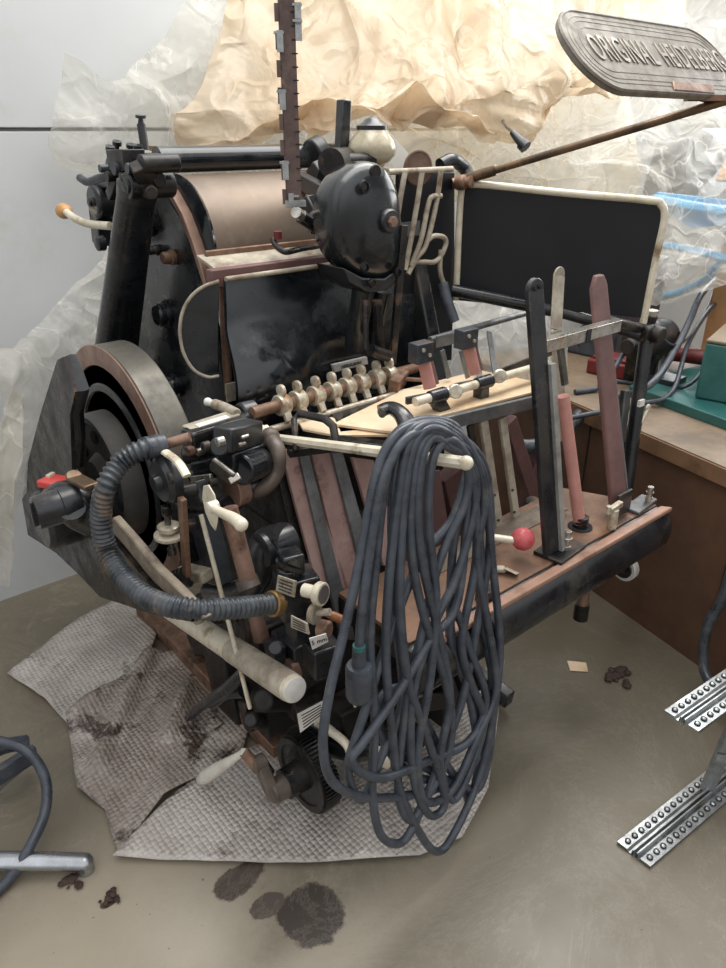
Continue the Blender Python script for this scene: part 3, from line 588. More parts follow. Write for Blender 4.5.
# ---- valve block
bc = A(296, 592, X=.74)
b = B(); b.box(bc+V((.015, .02, -.02)), (.09, .07, .10), -.25); b.box(bc+V((.01, .03, .06)), (.05, .05, .05), -.25)
b.cyl(A(288, 566, X=.74), A(288, 575, X=.74), .028, n=8); b.box(A(302, 625, X=.75), (.06, .06, .06), -.2); b.box(A(322, 655, X=.78), (.07, .07, .08), -.2); b.box(A(300, 655, X=.80), (.1, .1, .14))
vb = part('valve_block', b, 'black', bev=.005)
b = B(); b.bar(A(281, 565, X=.715), A(300, 570, X=.76), .008, .03, (0, 0, 1)); b.cyl(A(282, 560, X=.73), A(282, 566, X=.73), .014); part('valve_wing', b, 'darkiron', vb)
def plate4(px, X0, nrm_off, m_, name, par, lines=0, th=.003):
    q = [A(u, v, **X0) for u, v in px]; n = (q[1]-q[0]).cross(q[3]-q[0]).normalized()
    if n.dot(V((0, 0, CAMH))-q[0]) < 0: n = -n
    b = B(); b.prism([p+n*nrm_off for p in q], n*th); o = part(name, b, m_, par)
    for k in range(lines):
        t = (k+.9)/(lines+.8); a0 = q[0].lerp(q[3], t); a1 = q[1].lerp(q[2], t); e0 = a0.lerp(a1, .14); e1 = a0.lerp(a1, .86)
        w = (q[3]-q[0]).length/(lines*5)
        b = B(); b.bar(e0+n*(nrm_off+th), e1+n*(nrm_off+th), w*1.2, .0015, (q[3]-q[0]).normalized()); part('label_line', b, 'ink', o)
    return o, q, n
PLB = dict(pl=((.8, .6, -.1), bc.x*.8+bc.y*.6-bc.z*.1-.065))
plate4([(279, 575), (297, 581), (295, 597), (277, 590)], dict(X=.665), 0, 'nickel', 'valve_label', vb, 4)
plate4([(292, 615), (308, 623), (310, 634), (292, 627)], dict(X=.69), 0, 'creamdust', 'valve_label', vb, 4)
o, q, n = plate4([(309, 638), (326, 633), (328, 641), (312, 649)], dict(pl=((.4, 1, 0), A(318, 640, X=.72).x*.4+A(318, 640, X=.72).y)), 0, 'white', 'number_tag', vb)
text('number_print', '5 mm', sum(q, V())/4+n*.0035, q[1]-q[0], q[0]-q[3], .015, .0006, 'ink', o)
kx = V((.35, -.93, .1)).normalized(); p = A(304, 590, X=.74)
b = B(); b.lathe(p, kx, [(0, .015), (.03, .015), (.032, .023), (.036, .026), (.048, .026), (.05, .024), (.05, 0)], 36); kb = part('valve_knob', b, 'cream', vb)
b = B(); b.lathe(p+kx*.0502, kx, [(0, .020), (.001, .020), (.001, 0)], 30); part('knob_dial', b, 'steelflat', kb)
b = B(); p2 = A(312, 613, X=.74); b.lathe(p2, kx, [(0, .022), (.01, .024), (.014, .02), (.014, .0)], 28); b.cyl(p2, A(330, 612, X=.76), .008); part('valve_lever', b, 'creamdust', vb)
b = B(); l0 = A(322, 611, X=.76); l1 = A(345, 621, X=.79); b.lathe(l0, l1-l0, [(0, .006), (.01, .008), (.03, .0105), (.045, .010), (.058, .0085), (.062, .006), (.062, 0)], 18); part('lever_grip', b, 'brownwood', vb)
b = B(); b.cyl(l1, l1+(l1-l0).normalized()*.006, .0075); part('grip_tip', b, 'cream', vb)
b = B(); b.lathe(A(320, 628, X=.76), kx, [(0, .02), (.02, .021), (.024, .016), (.024, 0)], 24); part('valve_plug', b, 'copper', vb)

# ---- gear and crank
GC = V((.72, 1.095, .165)); GR = .105
b = B(); rings = []
for x in (0, .045):
    r_ = []
    for k in range(60):
        for (da, rr) in ((0, GR-.007), (.35, GR-.007), (.5, GR), (.85, GR)):
            a = 2*PI*(k+da)/60; r_.append(GC+V((x, rr*math.cos(a), rr*math.sin(a))))
    rings.append(r_)
b.face_loop(rings); gear = part('gear_wheel', b, 'darkiron', ang=25)
b = B(); b.lathe(GC, -X_, [(-.002, .098), (.006, .098), (.006, .082), (.002, .08), (.002, .04), (.03, .038), (.05, .038), (.05, .0)], 48); part('gear_face', b, 'darkiron', gear)
b = B(); b.cyl(GC-X_*.04, GC-X_*.09, .03); b.cyl(GC-X_*.09, GC-X_*.10, .017); k0 = GC-X_*.085
ck = GC+V((-.095, .035, .075)); b.bar(k0+V((0, -.01, -.015)), ck, .028, .036, (1, 0, 0)); b.cyl(ck-X_*.02, ck+X_*.016, .02); part('crank_arm', b, 'dustyarm', gear, bev=.004)
h0 = A(244, 752, X=.60); h1 = A(199, 781, X=.56)
b = B(); L_ = (h1-h0).length; b.lathe(h0, h1-h0, [(0, .009), (L_*.15, .009), (L_*.3, .0125), (L_*.55, .017), (L_*.8, .019), (L_*.95, .014), (L_, .004)], 24); part('crank_handle', b, 'handle', gear)
b = B(); b.cyl(h0, ck-X_*.01, .013); part('crank_joint', b, 'rust', gear)
b = B(); b.bar(GC+V((-.06, .06, .02)), GC+V((-.05, .09, -.05)), .02, .04); part('gear_pawl', b, 'darkiron', gear, bev=.004)
o, q, n = plate4([(297, 714), (324, 700), (326, 712), (300, 732)], dict(pl=((.45, 1, 0), A(310, 715, X=.73).x*.45+A(310, 715, X=.73).y)), 0, 'white', 'instruction_label', None, 5)
b = B(); b.prism([p-n*.001 for p in q], -n*.035); part('label_housing', b, 'darkiron', bev=.003)
b = B(); b.tube([A(318, 722, X=.80), A(332, 732, X=.80), A(346, 744, X=.80), A(352, 760, X=.80)], .010, 12, rf=lambda t: .013-.004*t); part('cream_lever', b, 'cream')
b = B(); b.cyl(A(312, 722, X=.80), A(330, 735, X=.82), .028); b.tube([A(330, 745, X=.84), A(355, 750, X=.86), A(385, 745, X=.9)], .03, 12); part('lever_boss', b, 'black')
b = B(); b.bar(A(345, 700, X=.92), A(352, 745, X=.92), .1, .1); b.bar(A(372, 700, X=.98), A(440, 690, X=1.15), .06, .09, (0, 0, 1)); b.bar(A(350, 720, X=.95), A(420, 740, X=1.0), .06, .06, (0, 0, 1)); part('cross_frame', b, 'grime', bev=.006)
b = B(); b.lathe(A(385, 755, X=.86), -X_, [(0, .02), (.01, .03), (.02, .02), (.02, 0)], 20); part('oil_cup', b, 'cream')

# ---- feed pile boards (pink pads and strips, leaning)
def lean(u0, v0, u1, v1, z0, dx, dz, off=0):
    p = A(u0, v0, Z=z0); q = A(u1, v1, X=p.x+dx); return p, q
PADN = V((0, -.80, .36))
ptop = A(311, 450, Z=.88); pbot = A(353, 595, X=ptop.x+.03)
dirp = (pbot-ptop).normalized(); PN = X_.cross(dirp).normalized()
kpl = PN.dot(ptop)
def strip4(px, off, m_, name, th=.012, **kw):
    q = [A(u, v, pl=(tuple(PN), kpl+off)) for u, v in px]; b = B(); sgn = -1 if PN.dot(V((0, 0, CAMH))-ptop) > 0 else 1
    b.prism(q, PN*th*sgn); return part(name, b, m_, **kw)
sg = 1 if PN.dot(V((0, 0, CAMH))-ptop) > 0 else -1
strip4([(273, 452), (284, 455), (310, 560), (296, 560)], -.02*sg, 'darkiron', 'perforated_plate', bev=.002)
for v in (492, 508, 530, 546):
    p = A(276+(v-460)*.2, v, pl=(tuple(PN), kpl-.019*sg)); b = B(); b.cyl(p, p+PN*sg*.002, .006, n=16); part('plate_hole', b, 'hole')
strip4([(281, 449), (302, 449), (350, 590), (318, 588)], 0, 'pink', 'feed_board', bev=.002)
strip4([(311, 450), (332, 452), (372, 580), (348, 602)], 0, 'pink', 'feed_board', bev=.002)
strip4([(352, 457), (374, 460), (402, 560), (384, 566)], 0, 'pink', 'feed_board', bev=.002)
strip4([(380, 470), (398, 470), (418, 560), (398, 566)], -.01*sg, 'maroon', 'feed_board', bev=.002)
strip4([(412, 470), (440, 470), (454, 560), (430, 566)], -.01*sg, 'maroon', 'feed_board', bev=.002)
strip4([(298, 448), (308, 448), (356, 640), (342, 640)], .012*sg, 'steelflat', 'feed_strip', bev=.002)
strip4([(332, 452), (343, 452), (396, 640), (380, 640)], .012*sg, 'steelflat', 'feed_strip', bev=.002)
strip4([(398, 460), (410, 460), (440, 640), (425, 640)], .012*sg, 'steelflat', 'feed_strip', bev=.002)
# bent handle above board left (290-340, 410-445)
b = B(); b.tube([A(296, 452, Z=.93), A(294, 420, Z=.98), A(298, 413, Z=.985), A(325, 419, Z=.985), A(333, 426, Z=.98), A(338, 452, Z=.93)], .008, 8, spline=False, flat=1.3); part('feed_bow', b, 'darkiron', bev=.001)
# table
b = B(); tt = .95
tb = [A(330, 410, Z=tt), A(410, 392, Z=tt), A(490, 372, Z=tt), A(557, 389, Z=tt), A(425, 424, Z=tt), A(340, 432, Z=tt)]
b.prism(tb, (0, 0, -.012)); ftb = part('feed_table', b, 'darkiron', bev=.002)
b = B(); e0 = A(410, 432, Z=.94); e1 = A(558, 396, Z=.94); b.bar(e0, e1, .036, .012, (0, 0, 1)); part('table_edge', b, 'steelflat', ftb, bev=.002)
b = B(); b.bar(A(545, 399, Z=.94)-Y_*.001, A(558.5, 395.5, Z=.94)-Y_*.001, .0365, .0125, (0, 0, 1)); part('edge_end', b, 'salmon', ftb, bev=.002)
b = B(); b.bar(A(330, 440, Z=.93), A(400, 452, Z=.93), .02, .05, (0, 0, 1)); b.bar(A(288, 452, Z=.92), A(335, 446, Z=.92), .02, .03, (0, 0, 1)); b.bar(A(330, 438, Z=.945), A(395, 446, Z=.945), .01, .03, (0, 0, 1)); part('table_bracket', b, 'darkiron', ftb, bev=.002)
# second bar with clamps
c0 = A(330, 412, Z=1.0); c1 = A(547, 364, Z=1.0); c0 = A(415, 402, Z=1.0)
b = B(); b.cyl(c0, c1, .0115); cb = part('clamp_bar', b, 'cream')
CD = (c1-c0).normalized(); CY = c0.y
for ku, kv, hd, col_, ft, kn_ in ((438, 395, (421, 352), ((424, 362), (430, 388)), (443, 412), (454, 391)), (484, 379, (466, 338), ((469, 348), (475, 374)), (481, 398), (498, 376))):
    best = min((c0.lerp(c1, k/400) for k in range(401)), key=lambda P_: abs(proj_u(P_)-ku))
    b = B(); b.lathe(best-CD*.03, CD, [(0, .0115), (0, .017), (.055, .0185), (.055, .0115)], 24); b.bar(best-CD*.01, A(*ft, Y=CY), .034, .03, (1, 0, 0)); b.bar(best-CD*.03+V((0, .01, 0)), best-CD*.09+V((0, .02, 0)), .02, .01, (0, 0, 1))
    cm = part('bar_clamp', b, 'black', cb, bev=.003)
    pk = A(*kn_, Y=CY-.01); kd = V((-.45, -.85, .25)).normalized(); b = B(); b.lathe(pk+kd*-.01, kd, [(0, .008), (.012, .018), (.024, .019), (.027, .016), (.027, 0)], 28); b.cyl(best+CD*.025, pk, .014); part('clamp_knob', b, 'nickel', cm)
    f0 = A(*col_[1], Y=CY+.03); f1 = A(*col_[0], Y=CY+.05); b = B(); b.cyl(f0, f1, .0165); part('paper_finger', b, 'salmon', cm)
    hh = A(*hd, Y=CY+.04); b = B(); b.box(hh, (.056, .035, .05)); part('finger_head', b, 'steeldark', cm, bev=.002)
    b = B(); b.bar(f0+V((.028, .01, 0)), f1+V((.022, .01, .01)), .022, .010); part('finger_blade', b, 'maroon', cm)
    for dx, dz in ((-.010, .010), (.012, -.006)):
        p = hh+V((dx, -.0175, dz)); b = B(); b.cyl(p, p-Y_*.004, .005, n=12); part('head_screw', b, 'nickel', cm)
# back rods of delivery
b = B(); b.cyl(A(430, 340, Z=1.06), A(530, 312, Z=1.06), .010); b.bar(A(436, 342, Z=1.06), A(462, 336, Z=1.06), .035, .006, (0, 0, 1)); bk = part('rear_rod', b, 'steelflat', bev=.002)
for u in (474, 490, 462, 443):
    b = B(); b.bar(A(u-1, 332 if u > 470 else 350, Z=1.05), A(u+6, 378, Z=.97), .016, .006, (1, 0, 0)); part('rod_strip', b, 'steelflat', bk, bev=.001)
# black curved arm
b = B(); b.tube([A(380, 411, Z=1.01), A(391, 408, Z=1.015), A(402, 415, Z=1.01), A(408, 428, Z=.99), A(412, 442, Z=.97)], .02, 14, rf=lambda t: .019+.005*t, flat=.75); ca = part('curved_black_arm', b, 'black')
b = B(); p = A(381, 412, Z=1.015); b.cyl(p, p+V((-.012, -.018, .003)), .009); part('arm_screw', b, 'steel', ca)
# cream bar holding the cable
cb0 = A(273, 438, Z=.935); cb1 = A(466, 463, Z=1.03)
b = B(); b.tube([cb0, cb1], .0135, 8, False, rf=lambda t: .012+.0015*t); dd = (cb1-cb0).normalized(); b.ball(cb1, .0145, 14); part('cream_hanging_bar', b, 'cream')

# ---- verticals under table (right of coil)
for (u0, v0, u1, v1, w, m_, dz) in ((483, 420, 499, 528, .027, 'creamdust', 0), (502, 418, 517, 526, .026, 'creamdust', 0), (470, 425, 486, 520, .02, 'darkiron', .02)):
    p = A(u0, v0, Y=1.16); q = A(u1, v1, Y=1.12); b = B(); b.bar(p, q, w, .012, (1, 0, 0)); part('table_upright', b, m_, bev=.002)
for (u, v) in ((494, 495), (512, 490), (498, 520), (514, 512)):
    b = B(); p = A(u, v, Y=1.118); b.cyl(p, p-Y_*.004, .004, n=12); part('upright_rivet', b, 'steeldark')
b = B(); b.bar(A(508, 420, Y=1.3), A(540, 520, Y=1.3), .05, .03, (1, 0, 0)); b.bar(A(545, 430, Y=1.35), A(520, 520, Y=1.35), .05, .03, (1, 0, 0)); b.bar(A(450, 470, Y=1.35), A(470, 560, Y=1.35), .1, .05, (1, 0, 0)); part('rear_truss', b, 'maroon', bev=.003)
b = B(); b.cyl(A(532, 500, Y=1.2), A(534, 520, Y=1.2), .02); part('truss_foot', b, 'darkiron')

# ---- delivery platform
PZ = .60
fl_ = A(430, 649, Z=PZ); fr_ = A(672, 507, Z=PZ)
yfront = (fl_.y+fr_.y)/2; xl, xr = fl_.x-.02, fr_.x
b = B()
yb = yfront+.29
b.prism([(xl, yfront+.04, PZ-.012), (xr-.02, yfront+.04, PZ-.012), (xr-.14, yb, PZ-.012), (xl, yb, PZ-.012)], (0, 0, .012))
plf = part('delivery_platform', b, 'deck', bev=.002)
b = B(); b.prism([(xl, yfront, PZ-.014), (xr, yfront, PZ-.014), (xr-.02, yfront+.028, PZ-.014), (xl, yfront+.028, PZ-.014)], (0, 0, .016)); part('platform_lip', b, 'salmonedge', plf, bev=.004)
b = B(); b.prism([(xl+.25, yb-.10, PZ), (xr-.25, yb-.10, PZ), (xr-.25, yb-.03, PZ), (xl+.25, yb-.03, PZ)], (0, 0, .003)); part('platform_strip', b, 'deckgrey', plf)
# front roll: half-round apron
b = B(); rings = []
for x in (xl-.01, xl, xr-.03, xr-.01, xr):
    f_ = .9 if x in (xl-.01, xr) else 1
    rings.append([V((x, yfront+.035-(.05*f_)*math.cos(a), PZ-.075+.072*f_*math.sin(a))) for a in [PI*(-.55)+k*PI*1.05/14 for k in range(15)]]+[V((x, yfront+.05, PZ-.012)), V((x, yfront+.05, PZ-.14))])
b.face_loop(rings); part('platform_apron', b, 'black', plf)
b = B(); b.prism([(xl, yfront+.05, PZ-.07), (xr-.05, yfront+.05, PZ-.07), (xr-.18, yb, PZ-.07), (xl, yb, PZ-.07)], (0, 0, .056)); part('platform_body', b, 'grime', plf)
# support pedestal for platform
b = B(); b.bar((1.25, 1.12, .0), (1.25, 1.12, .54), .08, .08); b.bar((1.1, 1.12, .5), (1.75, 1.12, .5), .06, .08, (0, 0, 1)); part('platform_pedestal', b, 'grime', bev=.004)
p = A(585, 588, Y=1.0); b = B(); b.cyl(p, p+V((0, 0, -.10)), .017); part('leg_tube', b, 'copper'); b = B(); b.cyl(p+V((0, 0, -.06)), p+V((0, 0, -.115)), .023); part('leg_socket', b, 'darkiron')
p = A(625, 567, Y=1.05); b = B(); b.lathe(p-X_*.015, X_, [(0, .035), (0, .045), (.003, .048), (.025, .048), (.028, .045), (.028, .035), (0, .035)], 36); part('caster_wheel', b, 'white'); b = B(); b.cyl(p-X_*.02, p+X_*.02, .035); b.bar(p-X_*.01, p+V((-.04, 0, .09)), .05, .04); part('caster_fork', b, 'black', bev=.003)
# standards on platform
def base_plate(u, v, w=.09, d=.07, m_='darkiron'):
    p = A(u, v, Z=PZ); b = B(); b.box(p+Z_*.006, (w, d, .010), .1); return part('standard_base', b, m_, bev=.003)
b = B(); p0 = A(551, 553, Z=PZ+.01); p1 = A(534, 290, X=p0.x-.04)
ls = V((.97, -.1, 0)); b.bar(p0, p1, .054, .014, (1, 0, 0)); b.cyl(p1-Y_*.007, p1+Y_*.007, .027)
st = part('delivery_standard', b, 'black', bev=.002)
b = B(); b.cyl(p1+V((-.008, -.012, .005)), p1+V((-.008, -.006, .005)), .005, n=14); b.cyl(p1+V((.009, -.012, .007)), p1+V((.009, -.006, .007)), .005, n=14); part('standard_screw', b, 'hole', st)
b = B(); b.bar(p0+V((.034, -.006, 0)), p0.lerp(p1, .74)+V((.034, -.006, 0)), .018, .022, (1, 0, 0)); part('standard_edge', b, 'steellight', st, bev=.001)
b = B(); b.bar(p0.lerp(p1, .80)+V((.030, .004, 0)), p1+V((.024, .004, -.01)), .010, .012, (1, 0, 0)); part('standard_edge', b, 'pink', st)
base_plate(560, 551, .13, .085)
b = B(); q = A(566, 549, Z=PZ+.01); b.cyl(q, q+Z_*.055, .009); b.cyl(q+Z_*.028, q+Z_*.036, .013); b.cyl(q, q+Z_*.012, .013, n=6); part('base_bolt', b, 'bright', bev=.001)
# pink tube
b = B(); p0 = A(580, 527, Z=PZ); p1 = A(563, 396, Y=p0.y+.06); b.cyl(p0, p1, .0165); ptb = part('round_standard', b, 'salmon')
b = B()
for k in range(3): b.lathe(p0+Z_*(.003+.011*k), Z_, [(0, .018), (.001, .021), (.008, .021), (.009, .018)], 20)
part('standard_spring', b, 'darkiron', ptb)
b = B(); b.lathe(p0, Z_, [(0, .034), (.003, .034), (.003, 0)], 24); part('standard_hole', b, 'hole', ptb)
# cream slat with rounded top
b = B(); p0 = A(563, 440, Y=1.05); p1 = A(556, 330, Y=1.10); p2 = A(559, 275, Y=1.14)
b.bar(p0, p1, .040, .006, (1, 0, 0)); b.bar(p1, p2, .042, .006, (1, 0, 0)); b.cyl(p2-Y_*.003, p2+Y_*.003, .021); part('cream_slat', b, 'creamdust', bev=.0015)
# tall maroon pad standard
b = B(); p0 = A(622, 512, Z=PZ+.01); p1 = A(600, 278, X=p0.x-.01)
tdir = (p1-p0).normalized(); sd = X_
q = [p0-sd*.042, p0+sd*.036, p1+sd*.034-tdir*.02, p1+sd*.022+tdir*.007, p1-sd*.010+tdir*.007, p1-sd*.034-tdir*.028]
b.prism(q, (0, .016, 0)); pdn = part('pad_standard', b, 'maroon', bev=.004)
b = B(); b.bar(p0+V((.037, .008, 0)), p1+V((.031, .008, -.03)), .007, .02, (1, 0, 0)); part('pad_edge', b, 'steelflat', pdn)
b = B(); q_ = p1+V((.012, -.002, -.03)); b.cyl(q_, q_-Y_*.002, .005, n=14); part('pad_hole', b, 'hole', pdn)
b = B(); b.box(p0+V((-.012, -.006, .035)), (.07, .008, .07)); part('pad_foot', b, 'black', pdn, bev=.001)
base_plate(640, 506, .12, .05, 'steelflat')
b = B(); q = A(648, 502, Z=PZ+.01); b.cyl(q, q+Z_*.05, .009); b.cyl(q+Z_*.012, q+Z_*.018, .011); b.cyl(q+Z_*.030, q+Z_*.034, .011); part('base_bolt', b, 'bright')
b = B(); q = A(611, 528, Z=PZ); b.cyl(q, q+Z_*.06, .014); b.bar(q+V((-.03, 0, .062)), q+V((.03, 0, .068)), .016, .016, (0, 0, 1)); b.cyl(q+V((-.03, 0, .055)), q+V((-.03, 0, .08)), .008); part('wing_bolt', b, 'nickel', bev=.002)
# cross clamp bar
b = B(); p0 = A(546, 347, Y=1.04); p1 = A(620, 326, Y=1.04); b.bar(p0, p1, .030, .008, (0, 0, 1)); b.bar(p0+V((0, .01, .015)), p1+V((0, .01, .015)), .004, .03, (0, 0, 1)); xc = part('cross_clamp', b, 'bright', bev=.0015)
b = B(); m0 = p0.lerp(p1, .50); b.bar(m0+V((0, -.0055, 0)), m0+V((.018, -.0055, .0)), .034, .003, (0, 0, 1)); part('clamp_mark', b, 'ink', xc)
b = B(); b.bar(A(560, 345, Y=1.055), A(565, 385, Y=1.03), .02, .01); part('clamp_fin', b, 'steel', bev=.001)
b = B(); b.bar(A(500, 372, Z=.97), A(552, 352, Z=1.0), .02, .006, (0, 0, 1)); part('clamp_blade', b, 'steel', bev=.001)
# red ball lever
b = B(); r0 = A(523, 539, Z=.66); b.ball(r0, .030, 28); b.cyl(r0, r0+V((-.02, .005, 0)), .012)
rb = part('ball_knob', b, 'ballred')
b = B(); b.cyl(r0+V((-.018, .004, 0)), A(490, 537, Z=.655), .009, .010); part('ball_lever', b, 'cream', rb)
b = B(); b.bar(A(488, 569, Z=PZ+.012), A(505, 569, Z=PZ+.012), .02, .01, (0, 1, 0)); b.bar(A(505, 568, Z=PZ+.012), A(518, 574, Z=PZ+.006), .035, .004, (0, 1, 0)); part('deck_latch', b, 'creamdust', bev=.002)
b = B(); b.box(A(486, 598, Z=PZ+.0), (.05, .03, .05)); part('deck_block', b, 'darkiron', bev=.003)
# small plates near lower right
o, q, n = plate4([(476, 693), (492, 683), (494, 690), (478, 701)], dict(Y=.90), 0, 'white', 'serial_label', None, 2)
b = B(); b.prism([p-n*.001 for p in q], -n*.02); b.bar(q[3]-n*.02, (1.25, 1.1, .3), .05, .03); part('label_bracket', b, 'grime')
# curved ribbed hose behind uprights
hp2 = catmull([A(512, 447, Y=1.32), A(535, 446, Y=1.34), A(560, 436, Y=1.36), A(580, 415, Y=1.4), A(602, 403, Y=1.42), A(625, 408, Y=1.45)], 30)
hp2 = resample(hp2, .0024)
b = B(); b.tube(hp2, .02, 14, False, rf=lambda t: .024+.002*math.cos(t*(len(hp2)-1)*.0024/.0145*2*PI)); part('suction_hose', b, 'hose', ang=80)
# ================================================================ LOOSE THINGS ON THE PRESS
b = B(); pz = .953
b.prism([A(u, v, Z=pz) for u, v in ((333, 426), (405, 391), (480, 372), (556, 388), (420, 423), (392, 434))], (0, 0, .006))
tag(obj('paper_stack', b, 'paper'), 'thin stack of yellowed paper lying on the feed table of the press', 'paper')
b = B(); b.prism([A(u, v, Z=.945) for u, v in ((299, 424), (332, 419), (350, 428), (392, 437), (335, 437), (303, 431))], (0, 0, .005))
tag(obj('paper_sheet', b, 'paper', ), 'yellowed sheet sticking out at the left end of the feed table', 'paper')
# ---- power cable
cable = thing('power_cable', A(420, 600, pl=((0, 1, -.12), .80)), 'long dark grey power cable coiled over the cream bar of the press', 'cable')
def K(u, v, o=0): return A(u, v, pl=((0, 1, -.12), .77+o*.45))
loops = [
 [(446, 436, .03), (418, 425, .03), (392, 440, .03), (375, 480, .03), (362, 550, .03), (347, 620, .02), (330, 690, .0), (323, 745, -.02), (333, 782, -.02), (365, 797, -.01), (410, 795, .0), (455, 780, .02), (487, 742, .03), (494, 690, .04), (482, 620, .04), (477, 540, .04), (474, 470, .04)],
 [(455, 432, .02), (430, 423, .02), (404, 436, .02), (386, 475, .02), (377, 550, .02), (370, 640, .01), (375, 720, .0), (372, 790, -.01), (381, 835, -.02), (402, 842, -.02), (420, 812, -.01), (440, 760, .0), (462, 700, .01), (478, 620, .02), (490, 540, .02), (484, 465, .02)],
 [(448, 430, .01), (424, 426, .01), (408, 445, .0), (398, 500, .0), (389, 580, -.01), (386, 660, -.01), (392, 730, -.01), (400, 790, -.01), (424, 840, -.02), (440, 851, -.02), (456, 830, -.02), (478, 780, .0), (492, 720, .0), (500, 650, .0), (492, 560, .01), (482, 470, .01)],
 [(452, 440, .0), (436, 434, .0), (420, 447, -.01), (411, 500, -.01), (412, 560, -.01), (425, 620, -.02), (442, 670, -.02), (452, 720, -.02), (446, 760, -.02), (428, 795, -.01), (410, 820, -.01), (398, 790, .0), (404, 720, .0), (420, 640, .0), (440, 560, .0), (466, 500, .0), (466, 460, .0)],
 [(449, 447, -.01), (434, 438, -.01), (423, 455, -.02), (417, 510, -.02), (424, 570, -.025), (440, 640, -.025), (450, 700, -.02), (440, 760, -.02), (452, 800, -.01), (470, 770, -.01), (484, 720, -.0), (470, 680, .0), (462, 640, .0), (476, 560, .01), (474, 490, .0), (467, 462, .0)],
 [(456, 428, .035), (428, 420, .04), (398, 432, .045), (380, 470, .05), (368, 530, .05), (366, 600, .05), (370, 680, .04), (384, 740, .04), (430, 770, .04), (462, 790, .04), (470, 800, .03), (478, 760, .03), (470, 700, .04), (452, 640, .05), (452, 560, .05), (462, 490, .04), (472, 455, .04)],
 [(447, 433, -.005), (427, 430, -.005), (412, 450, -.005), (403, 510, -.01), (400, 600, -.02), (408, 680, -.03), (428, 740, -.03), (445, 800, -.03), (430, 815, -.03), (414, 780, -.02), (412, 700, -.02), (432, 630, -.01), (455, 580, .0), (470, 530, .0), (476, 480, .0)],
 [(458, 445, -.01), (444, 442, -.01), (432, 462, -.02), (428, 520, -.02), (436, 600, -.03), (430, 680, -.03), (418, 750, -.03), (424, 800, -.03), (452, 790, -.02), (478, 735, -.02), (496, 690, -.01), (489, 630, -.01), (477, 560, .0), (484, 500, .0), (474, 456, .0)],
 [(452, 429, .02), (422, 427, .03), (400, 450, .03), (392, 520, .03), (396, 620, .03), (402, 700, .03), (380, 760, .02), (362, 800, .01), (348, 770, .01), (362, 720, .01), (388, 640, .02), (420, 560, .03), (452, 520, .03), (468, 480, .03)],
 [(458, 600, .0), (430, 640, -.02), (400, 690, -.03), (365, 740, -.03), (352, 762, -.03), (380, 778, -.03), (430, 760, -.02), (470, 740, -.01), (486, 700, .0), (470, 650, .0), (455, 610, .02)],
 [(450, 640, .05), (470, 690, .05), (482, 740, .05), (460, 775, .04), (420, 778, .04), (385, 745, .04), (380, 700, .05), (405, 690, .05), (430, 730, .05), (450, 770, .03), (476, 790, .02), (490, 750, .02), (492, 680, .03), (484, 600, .04), (478, 520, .04), (470, 460, .03)],
]
CR = .0096
b = B(); path = []
for l in loops: path += [K(u, v, o) for u, v, o in l]
path += [K(450, 436, .0), K(410, 436, .0), K(385, 475, .0), K(372, 540, .0), K(362, 610, .0), K(359, 652, .0)]
b.tube(path, CR, 10, res=7)
obj('cable_coil', b, 'rubber', cable, ang=80)
pl0 = K(359, 652, .0)
b = B(); b.lathe(pl0+Z_*.015, -Z_, [(0, .011), (.01, .013), (.045, .015), (.046, .024), (.052, .027), (.12, .027), (.128, .024), (.128, 0)], 20)
pg = obj('plug', b, 'rubber', cable)
b = B(); b.cyl(pl0-Z_*.112+V((.01, 0, 0)), pl0-Z_*.135+V((.01, 0, 0)), .004); b.cyl(pl0-Z_*.112-V((.01, 0, 0)), pl0-Z_*.13-V((.01, 0, 0)), .004); obj('plug_pin', b, 'bright', pg)
b = B(); b.cyl(pl0+Z_*.006, pl0+Z_*.016, .0125); obj('plug_ring', b, 'green', pg)
# ---- notched strip hanging
b = B(); tp = V((0, 0, 0)); bt = A(294, 207, Y=1.3)
W = .042; zt = 2.6
prof = []; z = bt.z
nn = 0
b.box((bt.x, bt.y, (bt.z+zt)/2), (W*.72, .008, zt-bt.z), -.5)
while z < zt-.03:
    b.box((bt.x-W*.42*math.cos(.5), bt.y+W*.42*math.sin(.5), z+.02), (W*.22, .008, .028), -.5); z += .045
ns = obj('notched_strip', b, 'strip'); tag(ns, 'dark narrow notched strip with metal clips hanging before the ink drum', 'hanging strip')
ca_, sa_ = math.cos(.5), math.sin(.5)
for (v, side_) in ((14, 1), (30, 1), (42, -1), (100, -1), (170, -1), (203, 0)):
    u = 283+v*.045; p = A(u+5, v, Y=1.3); q = V((bt.x+side_*W*.42*ca_, bt.y-side_*W*.42*sa_, p.z)); b = B()
    b.box(q+V((0, -.006, 0)), (.012 if side_ else W, .006, .035 if side_ else .012), -.5); b.box(q+V((0, -.003, .014)), (.018, .012, .004), -.5)
    if not side_: b.box(q+V((-.012, -.008, .01)), (.01, .006, .02), -.5)
    obj('metal_clip', b, 'galv', ns)
b = B()
for k in range(14):
    q = V((bt.x+W*.25*ca_, bt.y-W*.25*sa_-.0045, bt.z+.05+.022*k)); b.box(q, (W*.25, .002, .0022), -.5)
obj('strip_notch', b, 'hole', ns)

